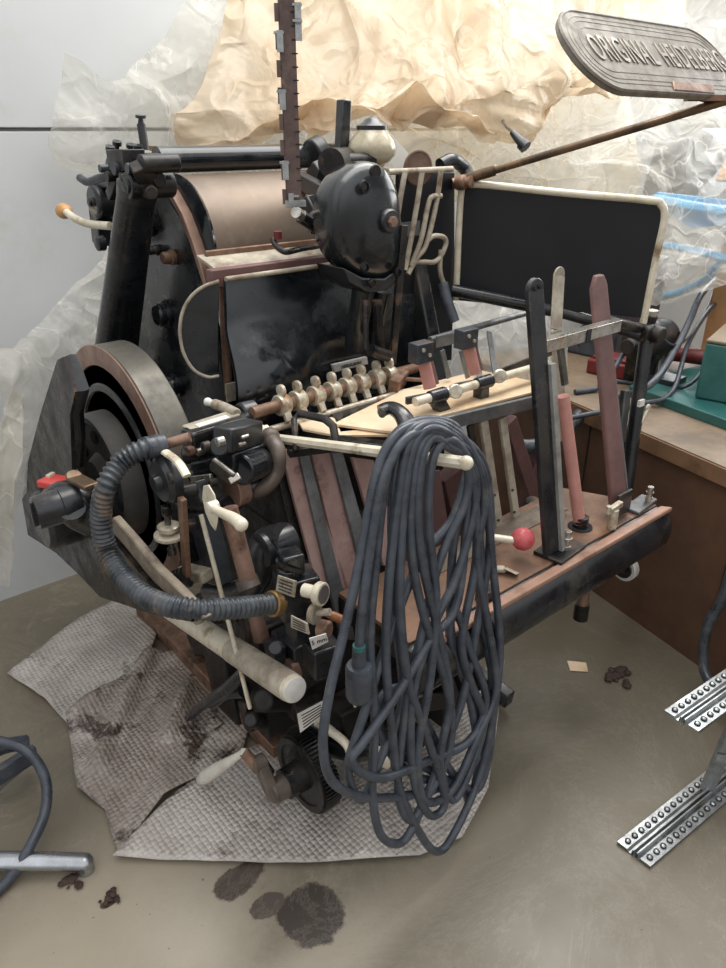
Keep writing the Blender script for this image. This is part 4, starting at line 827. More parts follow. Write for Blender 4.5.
# ================================================================ SETTING
def nodes_mat(name):
    m = bpy.data.materials.new(name); m.use_nodes = True; return m, m.node_tree.nodes, m.node_tree.links
def ramp(N, L, src, stops):
    r = N.new('ShaderNodeValToRGB'); L.new(src, r.inputs[0]); e = r.color_ramp.elements
    e[0].position, e[0].color = stops[0][0], stops[0][1]; e[1].position, e[1].color = stops[-1][0], stops[-1][1]
    for p, c in stops[1:-1]: x = e.new(p); x.color = c
    return r
def noise_n(N, L, co, sc, det=8, rough=.6, dist=0):
    n = N.new('ShaderNodeTexNoise'); n.inputs['Scale'].default_value = sc; n.inputs['Detail'].default_value = det; n.inputs['Roughness'].default_value = rough; n.inputs['Distortion'].default_value = dist
    L.new(co, n.inputs['Vector']); return n.outputs['Fac']
def mixc(N, L, f, a, b_, mode='MIX'):
    m = N.new('ShaderNodeMix'); m.data_type = 'RGBA'; m.blend_type = mode
    for s_, i in ((f, 0), (a, 6), (b_, 7)):
        if isinstance(s_, (float, int)): m.inputs[i].default_value = s_
        elif isinstance(s_, tuple): m.inputs[i].default_value = s_
        else: L.new(s_, m.inputs[i])
    return m.outputs[2]
# floor
fm, N, L = nodes_mat('stained_concrete_floor'); bs = N['Principled BSDF']
geo = N.new('ShaderNodeNewGeometry').outputs['Position']
f1 = ramp(N, L, noise_n(N, L, geo, 1.6, 8, .6), [(.3, lin((108, 101, 86))), (.5, lin((120, 112, 96))), (.7, lin((138, 129, 112)))])
f2 = ramp(N, L, noise_n(N, L, geo, 5, 12, .75, .6), [(.56, (0, 0, 0, 1)), (.66, (1, 1, 1, 1))])
c = mixc(N, L, f2.outputs[0], f1.outputs[0], lin((148, 139, 123)))
f3 = ramp(N, L, noise_n(N, L, geo, 38, 8, .7), [(.62, (0, 0, 0, 1)), (.72, (1, 1, 1, 1))])
c = mixc(N, L, f3.outputs[0], c, lin((96, 86, 74)))
def blob(cx, cy, rx, ry, colr, c, wob=.9, sc=14, soft=.12, rot=0):
    mp = N.new('ShaderNodeMapping'); mp.vector_type = 'TEXTURE'; mp.inputs['Location'].default_value = (cx, cy, 0); mp.inputs['Scale'].default_value = (rx, ry, 1); mp.inputs['Rotation'].default_value = (0, 0, rot); L.new(geo, mp.inputs['Vector'])
    vl = N.new('ShaderNodeVectorMath'); vl.operation = 'LENGTH'; L.new(mp.outputs[0], vl.inputs[0])
    nz = noise_n(N, L, geo, sc, 6, .65)
    a = N.new('ShaderNodeMath'); a.operation = 'MULTIPLY_ADD'; L.new(nz, a.inputs[0]); a.inputs[1].default_value = wob; L.new(vl.outputs['Value'], a.inputs[2])
    r = N.new('ShaderNodeMapRange'); L.new(a.outputs[0], r.inputs[0]); r.inputs[1].default_value = 1+wob*.5-soft; r.inputs[2].default_value = 1+wob*.5+soft; r.inputs[3].default_value = 1; r.inputs[4].default_value = 0
    return mixc(N, L, r.outputs[0], c, lin(colr)), r.outputs[0]
def FL(u, v): p = A(u, v, Z=0); return p.x, p.y
wet = []
SM = .1
for (u, v, rx, ry, colr) in ((415, 905, .30, .22, (116, 109, 94)), (545, 880, .25, .5, (110, 103, 88)), (100, 935, .30, .20, (164, 153, 134)), (185, 935, .11, .12, (176, 167, 150)), (330, 955, .5, .06, (146, 137, 120)), (145, 640, .3, .2, (104, 90, 78)), (575, 640, .3, .3, (100, 92, 78)), (640, 730, .3, .4, (104, 97, 82)),
    (312, 914, .062, .058, (56, 47, 42)), (267, 905, .035, .022, (78, 68, 60)), (238, 880, .05, .03, (74, 64, 57)), (109, 902, .018, .009, (74, 60, 50)), (260, 820, .02, .012, (90, 80, 70))):
    x, y = FL(u, v); c, msk = blob(x, y, rx*(1.25 if rx < .1 else 1), ry*(1.25 if rx < .1 else 1), colr, c, wob=.9 if rx < .1 else .9, sc=22 if rx < .1 else 5, soft=.06 if rx < .1 else .7)
f4 = ramp(N, L, noise_n(N, L, geo, 90, 3, .6), [(.70, (0, 0, 0, 1)), (.74, (1, 1, 1, 1))])
c = mixc(N, L, f4.outputs[0], c, lin((60, 52, 44)))
f5 = ramp(N, L, noise_n(N, L, geo, 2.2, 14, .8, 1.2), [(.49, (0, 0, 0, 1)), (.5, (.3, .3, .3, 1)), (.51, (0, 0, 0, 1))])
c = mixc(N, L, f5.outputs[0], c, lin((158, 150, 134)))
L.new(c, bs.inputs['Base Color'])
rr = N.new('ShaderNodeMapRange'); L.new(noise_n(N, L, geo, 3, 8, .6), rr.inputs[0]); rr.inputs[1].default_value = .3; rr.inputs[2].default_value = .7; rr.inputs[3].default_value = .28; rr.inputs[4].default_value = .55; L.new(rr.outputs[0], bs.inputs['Roughness'])
bp = N.new('ShaderNodeBump'); bp.inputs['Strength'].default_value = .25; bp.inputs['Distance'].default_value = .004; L.new(noise_n(N, L, geo, 30, 8, .7), bp.inputs['Height']); L.new(bp.outputs[0], bs.inputs['Normal'])
M['floor'] = fm
b = B(); b.prism([(-4, -3, -.1), (4.3, -3, -.1), (4.3, 2.62, -.1), (-4, 2.62, -.1)], (0, 0, .1)); struct(obj('floor', b, 'floor'))
M['seam'] = mat('grey_panel_seam', (118, 120, 122), rough=.7, bump=0)
M['wall'] = mat('light_grey_painted_wall', (203, 206, 208), (197, 200, 201), 1.5, .5, .55, .1, 0, .05, 30, c3=(192, 192, 188), mscale=2)
WY = 2.62
b = B(); b.prism([(-4, WY, 0), (4.3, WY, 0), (4.3, WY, 1.596), (-4, WY, 1.596)], (0, .12, 0)); b.prism([(-4, WY-.006, 1.606), (4.3, WY-.006, 1.606), (4.3, WY-.006, 3.0), (-4, WY-.006, 3.0)], (0, .126, 0)); struct(obj('wall_back', b, 'wall', bev=.003))
b = B(); b.prism([(-4, WY+.004, 1.59), (4.3, WY+.004, 1.59), (4.3, WY+.004, 1.612), (-4, WY+.004, 1.612)], (0, .01, 0)); struct(obj('trim_1', b, 'seam'))
# right wall with a big window
RX = 4.2
b = B()
for (y0, y1, z0, z1) in ((-3, 2.62, 0, .95), (-3, 2.62, 2.7, 3.0), (-3, -.6, .95, 2.7), (2.45, 2.62, .95, 2.7)):
    b.prism([(RX, y0, z0), (RX, y1, z0), (RX, y1, z1), (RX, y0, z1)], (.12, 0, 0))
struct(obj('wall_right', b, 'wall'))
b = B()
for y in (-.6, .4, 1.4, 2.4): b.bar((RX+.05, y+.02, .95), (RX+.05, y+.02, 2.7), .05, .06)
for z in (.97, 1.9, 2.68): b.bar((RX+.05, -.6, z), (RX+.05, 2.45, z), .05, .05)
wfr = struct(obj('window_1', b, 'white'))
gm, N, L = nodes_mat('window_glass'); bs = N['Principled BSDF']; bs.inputs['Transmission Weight'].default_value = 1; bs.inputs['Roughness'].default_value = .02; bs.inputs['IOR'].default_value = 1.05; M['glass'] = gm
b = B(); b.prism([(RX+.05, -.6, .95), (RX+.05, 2.45, .95), (RX+.05, 2.45, 2.7), (RX+.05, -.6, 2.7)], (.004, 0, 0)); obj('window_pane', b, 'glass', wfr)
b = B(); b.bar((-.5, 1.3, 2.62), (4.25, 1.3, 2.62), .06, .06); struct(obj('trim_2', b, 'wall'))

# ================================================================ PLASTIC SHEETS
def plastic(name, tint, alpha, warm, trans, bstr=.6):
    m, N, L = nodes_mat(name); bs = N['Principled BSDF']; out = N['Material Output']
    tc = N.new('ShaderNodeTexCoord').outputs['Object']
    nz = noise_n(N, L, tc, 3, 6, .6)
    r = ramp(N, L, nz, [(.35, lin(tint)), (.65, lin(warm))])
    L.new(r.outputs[0], bs.inputs['Base Color']); bs.inputs['Roughness'].default_value = .14; bs.inputs['IOR'].default_value = 1.45
    h1 = noise_n(N, L, tc, 3, 4, .5, .8)
    def ridge(sc, det, dist, w_):
        n_ = noise_n(N, L, tc, sc, det, .5, dist); a_ = N.new('ShaderNodeMath'); a_.operation = 'SUBTRACT'; L.new(n_, a_.inputs[0]); a_.inputs[1].default_value = .5
        b_ = N.new('ShaderNodeMath'); b_.operation = 'ABSOLUTE'; L.new(a_.outputs[0], b_.inputs[0])
        r_ = N.new('ShaderNodeMapRange'); L.new(b_.outputs[0], r_.inputs[0]); r_.inputs[1].default_value = 0; r_.inputs[2].default_value = w_; r_.inputs[3].default_value = 1; r_.inputs[4].default_value = 0; return r_.outputs[0]
    ra = ridge(2.6, 2, .5, .10); rb_ = ridge(6, 2, .4, .08); rw = ridge(4, 3, .7, .016)  # rw: whitened crease lines that also stand in for glossy highlight streaks
    ad0 = N.new('ShaderNodeMath'); ad0.operation = 'MULTIPLY_ADD'; L.new(ra, ad0.inputs[0]); ad0.inputs[1].default_value = .35; L.new(h1, ad0.inputs[2])
    ad = N.new('ShaderNodeMath'); ad.operation = 'MULTIPLY_ADD'; L.new(rb_, ad.inputs[0]); ad.inputs[1].default_value = .15; L.new(ad0.outputs[0], ad.inputs[2])
    bp = N.new('ShaderNodeBump'); bp.inputs['Strength'].default_value = bstr; bp.inputs['Distance'].default_value = .045; L.new(ad.outputs[0], bp.inputs['Height']); L.new(bp.outputs[0], bs.inputs['Normal'])
    tl = N.new('ShaderNodeBsdfTranslucent'); L.new(r.outputs[0], tl.inputs['Color']); L.new(bp.outputs[0], tl.inputs['Normal'])
    mx = N.new('ShaderNodeMixShader'); mx.inputs[0].default_value = trans; L.new(bs.outputs[0], mx.inputs[1]); L.new(tl.outputs[0], mx.inputs[2])
    tr = N.new('ShaderNodeBsdfTransparent'); tr.inputs[0].default_value = (.97, .96, .93, 1)
    m2 = N.new('ShaderNodeMixShader'); L.new(mx.outputs[0], m2.inputs[2]); L.new(tr.outputs[0], m2.inputs[1])
    lw = N.new('ShaderNodeLayerWeight'); lw.inputs[0].default_value = .35; L.new(bp.outputs[0], lw.inputs['Normal'])
    mr = N.new('ShaderNodeMapRange'); L.new(lw.outputs['Facing'], mr.inputs[0]); mr.inputs[3].default_value = alpha; mr.inputs[4].default_value = min(1, alpha+.4); cm_ = N.new('ShaderNodeMapRange'); L.new(rw, cm_.inputs[0]); cm_.inputs[3].default_value = 0; cm_.inputs[4].default_value = .28
    ad2 = N.new('ShaderNodeMath'); ad2.operation = 'ADD'; ad2.use_clamp = True; L.new(mr.outputs[0], ad2.inputs[0]); L.new(cm_.outputs[0], ad2.inputs[1]); L.new(ad2.outputs[0], m2.inputs[0])
    L.new(m2.outputs[0], out.inputs['Surface']); return m
M['plclear'] = plastic('clear_plastic_film', (246, 245, 240), .30, (240, 236, 224), .4, 1.0)
M['plbeige'] = plastic('yellowed_plastic_film', (238, 224, 202), .94, (222, 200, 170), .45, .8)
M['plmid'] = plastic('pale_yellowed_plastic_film', (230, 220, 198), .62, (220, 202, 172), .5, .7)
rs_ = random.Random(3)
DIRS = [(V((rs_.uniform(-1, 1), rs_.uniform(-1, 1), rs_.uniform(-.6, .6))).normalized(), rs_.uniform(2, 7)*1.0, rs_.random()) for _ in range(9)]
def crease(p, seed=0):
    s = 0; w = V((noise.noise(p*2.1+V((seed, 0, 0))), noise.noise(p*2.1+V((0, seed+5, 0))), noise.noise(p*2.1+V((0, 0, seed+9)))))*.35
    for d_, f_, ph in DIRS:
        x = (p+w).dot(d_)*f_+ph+seed*.37; s += abs((x % 1)-.5)*2/f_
    s += .8*abs(noise.noise((p+w)*6+V((seed, 3, 1))))/4+.35*abs(noise.noise((p+w)*15))/6
    return s
def sheet(name, rows, m_, amp=.1, seed=0, nu=110, nv=110, edge=.25, ragged=.015, fs=1.0):
    """rows: rows of (u,v,Y) control points"""
    G = [[A(u, v, Y=y) for u, v, y in r] for r in rows]
    R1 = [catmull(r, max(2, nu//(len(r)-1))) for r in G]
    cols = list(zip(*R1)); C1 = [catmull(list(c_), max(2, nv//(len(rows)-1))) for c_ in cols]
    b = B(); gr = []; nI, nJ = len(C1), len(C1[0])
    for i, c_ in enumerate(C1):
        row = []
        for j, p in enumerate(c_):
            t1 = C1[min(i+1, nI-1)][j]-C1[max(i-1, 0)][j]; t2 = C1[i][min(j+1, nJ-1)]-C1[i][max(j-1, 0)]
            n = t1.cross(t2)
            n = n.normalized() if n.length > 1e-9 else V((0, -1, 0))
            k = crease(p*fs, seed)-.45
            q = p+n*amp*k+V((noise.noise(p*9), 0, noise.noise(p*9+V((4, 4, 4)))))*ragged
            row.append(q)
        gr.append(row)
    b.face_loop(gr, False); return obj(name, b, m_, ang=18)
s_ = sheet('plastic_sheet', [
 [(62, 56, 2.46), (112, 76, 2.42), (138, 62, 2.40), (170, 32, 2.40), (208, -8, 2.4), (300, -30, 2.4), (400, -40, 2.4)],
 [(52, 110, 2.50), (95, 115, 2.42), (150, 110, 2.38), (210, 90, 2.38), (260, 70, 2.4), (320, 60, 2.4), (400, 60, 2.4)],
 [(48, 150, 2.52), (90, 155, 2.44), (150, 150, 2.42), (210, 150, 2.40), (270, 150, 2.4), (330, 150, 2.4), (400, 150, 2.4)],
 [(78, 184, 2.54), (110, 190, 2.46), (160, 190, 2.44), (215, 195, 2.42), (270, 195, 2.42), (330, 195, 2.42), (400, 195, 2.42)]], 'plclear', .07, 1)
tag(s_, 'clear crumpled plastic film hanging on the wall above the left end of the press', 'plastic sheet')
s_ = sheet('plastic_sheet', [
 [(100, 215, 2.50), (118, 215, 2.45), (132, 215, 2.42), (145, 215, 2.4)],
 [(85, 260, 2.5), (105, 262, 2.44), (125, 265, 2.42), (145, 268, 2.4)],
 [(30, 325, 2.35), (70, 310, 2.40), (105, 310, 2.42), (140, 320, 2.42)],
 [(-8, 350, 2.15), (25, 355, 2.15), (60, 360, 2.25), (110, 370, 2.35)],
 [(-12, 440, 2.10), (14, 430, 2.02), (40, 425, 2.10), (80, 440, 2.25)],
 [(-14, 520, 2.10), (4, 505, 2.00), (18, 490, 2.04), (40, 500, 2.2)],
 [(-14, 590, 2.12), (0, 592, 2.06), (8, 575, 2.06), (14, 560, 2.1)]], 'plclear', .06, 4, nu=70, nv=150)
tag(s_, 'clear crumpled plastic film trailing down behind the flywheel to the floor', 'plastic sheet')
s_ = sheet('plastic_sheet', [
 [(240, -20, 2.3), (330, -40, 2.2), (420, -40, 2.1), (520, -40, 2.0), (610, -30, 1.98), (690, -20, 2.05)],
 [(200, 60, 2.34), (300, 50, 2.16), (400, 45, 1.96), (500, 40, 1.84), (600, 50, 1.86), (680, 50, 2.0)],
 [(165, 110, 2.36), (270, 100, 2.15), (380, 90, 1.88), (480, 90, 1.76), (570, 95, 1.80), (650, 100, 1.95)],
 [(172, 160, 2.38), (250, 150, 2.2), (350, 108, 1.90), (430, 138, 1.78), (520, 150, 1.82), (570, 125, 1.9)],
 [(190, 185, 2.4), (260, 170, 2.3), (335, 150, 2.05), (437, 152, 1.84), (510, 170, 1.9), (545, 150, 1.98)]], 'plbeige', .15, 2, nu=170, nv=130, fs=.62)
tag(s_, 'big beige yellowed plastic cover bunched up above and behind the press', 'plastic sheet')
s_ = sheet('plastic_sheet', [
 [(560, -30, 2.3), (620, -30, 2.15), (680, -30, 1.95), (760, -30, 1.8)],
 [(520, 80, 2.3), (600, 90, 2.1), (670, 90, 1.8), (770, 80, 1.6)],
 [(450, 170, 2.2), (560, 160, 1.95), (660, 150, 1.62), (780, 150, 1.35)],
 [(470, 200, 2.2), (580, 210, 1.85), (670, 220, 1.5), (790, 210, 1.2)],
 [(560, 330, 1.9), (610, 300, 1.65), (665, 275, 1.42), (790, 235, 1.12)],
 [(590, 345, 1.85), (630, 320, 1.6), (672, 302, 1.38), (790, 250, 1.08)]], 'plclear', .08, 7, nu=110, nv=150)
tag(s_, 'clear plastic film draped over the clutter at the right behind the guard panel', 'plastic sheet')
s_ = sheet('plastic_sheet', [
 [(405, 300, 1.85), (455, 290, 1.8), (520, 280, 1.7), (590, 300, 1.7)],
 [(410, 330, 1.75), (465, 335, 1.66), (525, 335, 1.6), (580, 345, 1.6)],
 [(430, 380, 1.7), (480, 385, 1.6), (530, 400, 1.55), (575, 395, 1.55)]], 'plclear', .05, 9, nu=60, nv=50)
tag(s_, 'clear plastic film showing under the guard panel behind the feed table', 'plastic sheet')
s_ = sheet('plastic_sheet', [
 [(370, 60, 2.3), (450, 70, 2.28), (530, 60, 2.25), (640, 60, 2.2)],
 [(385, 120, 2.3), (450, 130, 2.24), (540, 130, 2.2), (650, 120, 2.15)],
 [(420, 165, 2.3), (500, 170, 2.2), (570, 175, 2.16), (655, 180, 2.1)],
 [(440, 205, 2.3), (500, 210, 2.25), (570, 215, 2.2), (650, 220, 2.1)]], 'plmid', .12, 12, nu=90, nv=90, fs=.7)
tag(s_, 'pale yellowish plastic film hanging below the big beige cover behind the guard panel', 'plastic sheet')
# ---- bubble wrap
bm_, N, L = nodes_mat('bubble_wrap'); bs = N['Principled BSDF']
tc = N.new('ShaderNodeTexCoord').outputs['Object']
vo = N.new('ShaderNodeTexVoronoi'); vo.inputs['Scale'].default_value = 72; vo.inputs['Randomness'].default_value = .25; L.new(tc, vo.inputs['Vector'])
r = ramp(N, L, noise_n(N, L, tc, 4, 10, .68, .5), [(.34, lin((160, 152, 144))), (.52, lin((184, 176, 168))), (.62, lin((200, 194, 186)))])
r2 = ramp(N, L, noise_n(N, L, tc, 5.5, 10, .7, .3), [(.58, (0, 0, 0, 1)), (.68, (1, 1, 1, 1))])
c = mixc(N, L, r2.outputs[0], r.outputs[0], lin((112, 96, 84)))
L.new(c, bs.inputs['Base Color']); bs.inputs['Roughness'].default_value = .2; bs.inputs['Coat Weight'].default_value = .5; bs.inputs['Coat Roughness'].default_value = .12
bp = N.new('ShaderNodeBump'); bp.invert = True; bp.inputs['Strength'].default_value = .9; bp.inputs['Distance'].default_value = .008; L.new(vo.outputs['Distance'], bp.inputs['Height']); L.new(bp.outputs[0], bs.inputs['Normal'])
M['wrap'] = bm_
bm2 = bm_.copy(); bm2.name = 'stained_bubble_wrap'
for n_ in bm2.node_tree.nodes:
    if n_.type == 'VALTORGB' and len(n_.color_ramp.elements) == 3:
        for e_, c_ in zip(n_.color_ramp.elements, ((122, 110, 100), (158, 146, 137), (186, 177, 168))): e_.color = lin(c_)
for n_ in bm2.node_tree.nodes:
    if n_.type == 'MIX': n_.inputs[7].default_value = lin((74, 60, 51))
    if n_.type == 'VALTORGB' and len(n_.color_ramp.elements) == 2: n_.color_ramp.elements[0].position = .54; n_.color_ramp.elements[1].position = .60
M['wrapdirty'] = bm2
def wrap(poly, z, seed, label, hump=.018, folds=(), m_='wrap'):
    P2 = [A(u, v, Z=z) for u, v in poly]
    x0, x1 = min(p.x for p in P2), max(p.x for p in P2); y0, y1 = min(p.y for p in P2), max(p.y for p in P2)
    bm = bmesh.new(); f_ = bm.faces.new([bm.verts.new(p) for p in P2])
    step = .022
    for ax, a, c_ in ((0, x0, x1), (1, y0, y1)):
        k = a+step
        while k < c_:
            no = V((1, 0, 0)) if ax == 0 else V((0, 1, 0)); co = no*k
            bmesh.ops.bisect_plane(bm, geom=bm.verts[:]+bm.edges[:]+bm.faces[:], plane_co=co, plane_no=no); k += step
    for v_ in bm.verts:
        p = v_.co.copy(); h = abs(noise.noise(p*3.3+V((seed, 0, 0))))*hump*2+abs(noise.noise(p*9+V((0, seed, 0))))*hump*.5
        for (a, c_, w, hh) in folds:
            ab = c_-a; t = max(0, min(1, (p-a).dot(ab)/ab.length_squared)); dd_ = (p-(a+ab*t)); dd_.z = 0; h += hh*math.exp(-(dd_.length/w)**2)
        v_.co.z += h
    b = B(); b.bm.free(); b.bm = bm
    bmesh.ops.triangulate(bm, faces=bm.faces[:])
    o = obj('bubble_wrap', b, m_, recalc=False, ang=80)
    if o.data.polygons[0].normal.z < 0: o.data.flip_normals()
    md = o.modifiers.new('thick', 'SOLIDIFY'); md.thickness = .003; md.offset = 1
    return tag(o, label, 'bubble wrap')
F0 = lambda u, v: A(u, v, Z=0)
wrap([(8, 675), (90, 615), (120, 600), (165, 612), (150, 660), (125, 695), (95, 722), (68, 725), (45, 700)], .004, 1, 'dirty bubble wrap sheet on the floor at the far left below the flywheel', folds=[(F0(20, 672), F0(100, 615), .03, .015)])
wrap([(68, 722), (110, 690), (150, 655), (215, 650), (260, 700), (240, 760), (165, 800), (118, 856), (105, 810), (78, 790), (72, 750)], .008, 4, 'stained brown creased bubble wrap sheet on the floor between the two paler ones', hump=.022, m_='wrapdirty', folds=[(F0(100, 770), F0(150, 660), .025, .03), (F0(75, 725), F0(110, 700), .03, .02), (F0(170, 740), F0(190, 690), .02, .03)])
wrap([(113, 858), (160, 808), (205, 765), (260, 745), (330, 720), (440, 690), (505, 660), (498, 720), (488, 790), (462, 838), (420, 856), (300, 864), (200, 862)], .012, 7, 'clean pale bubble wrap sheet with a straight front edge under the crank and hanging cable', hump=.010)
# debris
def crumb(u, v, r, label, n=18, spread=1.0, cat='debris'):
    c0 = A(u, v, Z=0); b = B(); rr = random.Random(int(u*7+v))
    for k in range(n):
        p = c0+V((rr.gauss(0, r*.45*spread), rr.gauss(0, r*.45*spread), .004)); q = rr.uniform(.15, .4)*r; b.ball(p+Z_*q*.2, q, 6, (1, rr.uniform(.5, 1.2), .35))
    return tag(obj('dirt_clump', b, 'debris'), label, cat)
crumb(335, 912, .0001, 'x') if False else None
crumb(615, 676, .05, 'dark brown clump of dirt on the floor behind the small white card')
crumb(110, 899, .022, 'small brown crumb pile on the floor right of the chrome chair foot')
crumb(70, 880, .03, 'brown fluff caught at the tip of the chrome chair foot')
b = B(); b.prism([A(u, v, Z=.002) for u, v in ((567, 661), (586, 663), (588, 672), (570, 671))], (0, 0, .002)); tag(obj('paper_card', b, 'paper'), 'small cream card lying on the floor right of the press', 'card')
# ---- chair foot
ch = thing('swivel_chair', A(40, 862, Z=0), 'chrome chair foot reaching in at the bottom left of the room, on the floor', 'chair')
b = B(); f0 = A(-60, 862, Z=.045); f1 = A(84, 862, Z=.03); b.tube([f0, f0.lerp(f1, .5)+Z_*.004, f1], .022, 16, rf=lambda t: .026-.004*t, flat=.8); b.ball(f1, .022, 16, (1, 1, .8)); b.cyl((f1.x, f1.y, 0), (f1.x, f1.y, .03), .02); obj('chair_leg', b, 'chrome', ch)
b = B(); c0 = A(-60, 862, Z=.05); b.cyl((c0.x, c0.y, 0.02), (c0.x, c0.y, .3), .03); obj('chair_column', b, 'black', ch)
b = B(); b.tube([A(-50, 830, Z=.06), A(0, 782, Z=.07), A(30, 757, Z=.06)], .018, 14); obj('chair_leg', b, 'chrome', ch)
b = B(); p = A(20, 752, Z=.12); b.bar(A(-40, 800, Z=.10), A(36, 752, Z=.10), .05, .022, (0, 0, 1)); b.tube([A(-40, 770, Z=.13), A(0, 748, Z=.13), A(28, 742, Z=.11)], .02, 12); obj('leg_cover', b, 'rubber', ch, bev=.004)
b = B(); b.tube([A(-40, 735, Z=.20), A(0, 741, Z=.19), A(28, 752, Z=.17), A(45, 778, Z=.12), A(45, 812, Z=.08), A(28, 850, Z=.06), A(8, 880, Z=.02), A(-30, 915, Z=.014)], .013, 12)
tag(obj('black_cable', b, 'rubber'), 'single black cable looping over the chrome chair foot', 'cable')
# ---- rails
def rail_obj(parent, pa, pb, width_dir, W_, name):
    """perforated double-U channel from pa to pb"""
    t = (pb-pa).normalized(); w = V(width_dir).normalized(); n = Z_
    prof = [(0, .0), (.0, .006), (.3, .006), (.36, .0), (.43, .0), (.45, .016), (.49, .016), (.51, -.004), (.55, -.004), (.57, .016), (.61, .016), (.63, .0), (.7, .006), (1, .006), (1, 0)]
    b = B(); top = [[p+w*W_*x+n*(z) for x, z in prof] for p in (pa, pb)]
    bot = [[p+w*W_*x+n*(z-.004) for x, z in prof] for p in (pa, pb)]
    b.face_loop([a_+c_[::-1] for a_, c_ in zip(top, bot)])
    r_ = obj(name, b, 'galv', parent, ang=25)
    L_ = (pb-pa).length; k = .02
    while k < L_-.01:
        for x in (.17, .83):
            p = pa+t*k+w*W_*x+n*.006; bb = B(); bb.cyl(p+n*.001, p+n*.0035, .0078, n=18); hd = obj('rail_stud', bb, 'hole', r_); bb = B(); bb.ball(p+n*.0035-t*.001, .0064, 8, (1, 1, .6)); obj('stud_cap', bb, 'galv', r_)
        k += .027
    return r_
tr = thing('metal_trestle', A(660, 830, Z=0), 'galvanised steel stand of two studded rails and a slanting strut at the lower right', 'metal stand')
pa = A(617, 843, Z=.004); pb = A(726, 756, Z=.004); w_ = A(650, 868, Z=.004)-pa; t_ = (pb-pa); wd = V((w_.x, w_.y, 0)); pb = pa+t_*1.6
rail_obj(tr, pa, pb, wd, wd.length, 'floor_rail')
h_ = .30; pa2 = A(664, 712, Z=h_); pe = A(726, 670, Z=h_); w2 = A(698, 733, Z=h_)-pa2; pb2 = pa2+(pe-pa2)*1.7
rail_obj(tr, pa2, pb2, w2, w2.length, 'top_rail')
b = B(); s0 = A(705, 788, Z=.015); s1 = A(742, 700, Z=h_-.01); b.bar(s0, s1, .03, .012, (1, -.3, 0)); b.bar(s0+V((0, -.012, 0)), s1+V((0, -.012, 0)), .005, .02, (1, -.3, 0)); b.bar(s0+V((.012, -.012, 0)), s1+V((.012, -.012, 0)), .004, .02, (1, -.3, 0)); st_ = obj('slanting_strut', b, 'galv', tr)
ex = pa+(pb-pa)*.97+wd*.5; b = B(); b.bar(ex+V((0, 0, .0)), pa2+(pb2-pa2)*.95+w2*.5, .03, .02); obj('slanting_strut', b, 'galv', tr)
b = B(); m_ = s0.lerp(s1, .45); b.tube([m_+V((-.02, 0, 0)), m_+V((0, -.022, .004)), m_+V((.03, -.01, .004))], .0025, 8); obj('wire_tie', b, 'rubber', st_)
b = B(); b.bar(m_+V((.016, -.02, 0)), m_+V((.03, -.014, .02)), .012, .006); obj('yellow_tape', b, 'yellow', st_)
# ---- bench
F_ = V((2.215, 1.47, 0)); Dn = (V((2.03, .627, 0))-F_).normalized(); Rn = V((-Dn.y, Dn.x, 0));  Rn = Rn if Rn.x > 0 else -Rn
bn = thing('workbench', (2.7, 1.2, 0), 'brown chipboard workbench with a worn greyish top behind the right end of the press', 'workbench')
def bp_(s, t, z): return F_+Dn*s+Rn*t+Z_*z
def bbox(s0, s1, t0, t1, z0, z1, m_, name, par=None, **k):
    b = B(); b.prism([bp_(s0, t0, z0), bp_(s1, t0, z0), bp_(s1, t1, z0), bp_(s0, t1, z0)], (0, 0, z1-z0)); return obj(name, b, m_, par, **k)
bbox(-.62, 2.2, .02, 1.0, 0, .645, 'bench', 'bench_body', bn)
bbox(-.64, 2.22, 0, 1.02, .645, .70, 'benchedge', 'bench_edge', bn, bev=.002)
bbox(-.635, 2.215, .005, 1.01, .70, .704, 'benchtop', 'bench_top', bn)
for s in (.12, .75):
    b = B(); b.bar(bp_(s, .018, .02), bp_(s, .018, .64), .004, .003, tuple(Dn)); obj('board_joint', b, 'hole', bn)
ZT = .704
gs = thing('green_machine', A(700, 400, Z=ZT), 'teal green metal machine box on a base plate on the workbench', 'machine')
b = B(); b.prism([A(u, v, Z=ZT) for u, v in ((628, 394), (700, 372), (820, 410), (800, 458))], (0, 0, .035)); obj('base_plate', b, 'green', gs, bev=.003)
q0 = A(694, 398, Z=.74); q1 = q0+V((.10, -.42, 0)); q2_ = q1+V((.28, .07, 0)); q3 = q0+V((.28, .07, 0))
b = B(); b.prism([q0, q1, q2_, q3], (0, 0, .20)); gb_ = obj('machine_box', b, 'green', gs, bev=.008)
b = B(); b.prism([q0+Z_*.2, q1+Z_*.2, q2_+Z_*.2, q3+Z_*.2], (0, 0, .012)); obj('box_lid', b, 'benchtop', gb_, bev=.004)
b = B(); qq = q0.lerp(q1, .42); b.bar(qq+V((-.001, 0, .01)), qq+V((-.001, 0, .19)), .004, .004); obj('door_gap', b, 'hole', gb_)
b = B(); b.cyl(A(658, 380, Z=.74), A(660, 345, Z=.85), .02); b.box(A(665, 378, Z=.75), (.1, .12, .02)); obj('machine_mount', b, 'black', gs, bev=.003)
def onb(u, v, z=ZT): return A(u, v, Z=z)
b = B(); b.box(onb(618, 374)+Z_*.03, (.14, .22, .06), .2); b.box(onb(618, 374)+Z_*.065, (.1, .20, .02), .2); tag(obj('red_box', b, 'dullred', bev=.008), 'flat dull red case on the bench behind the guard post', 'case')
b = B(); p = onb(652, 372)+V((.03, .05, .075)); b.cyl(p, p+V((.08, -.22, 0)), .03); tag(obj('red_cylinder', b, 'dullred', bev=.003), 'red tube lying on the bench left of the green machine', 'tube')
b = B(); p = V((2.92, 1.22, 0))
for k in range(5): b.box(V((p.x+.02*k, p.y-.02*k, ZT+.06)), (.024, .09, .12), .3)
tag(obj('metal_fins', b, 'brass'), 'row of bright coppery fins behind the black cables on the bench', 'fins')
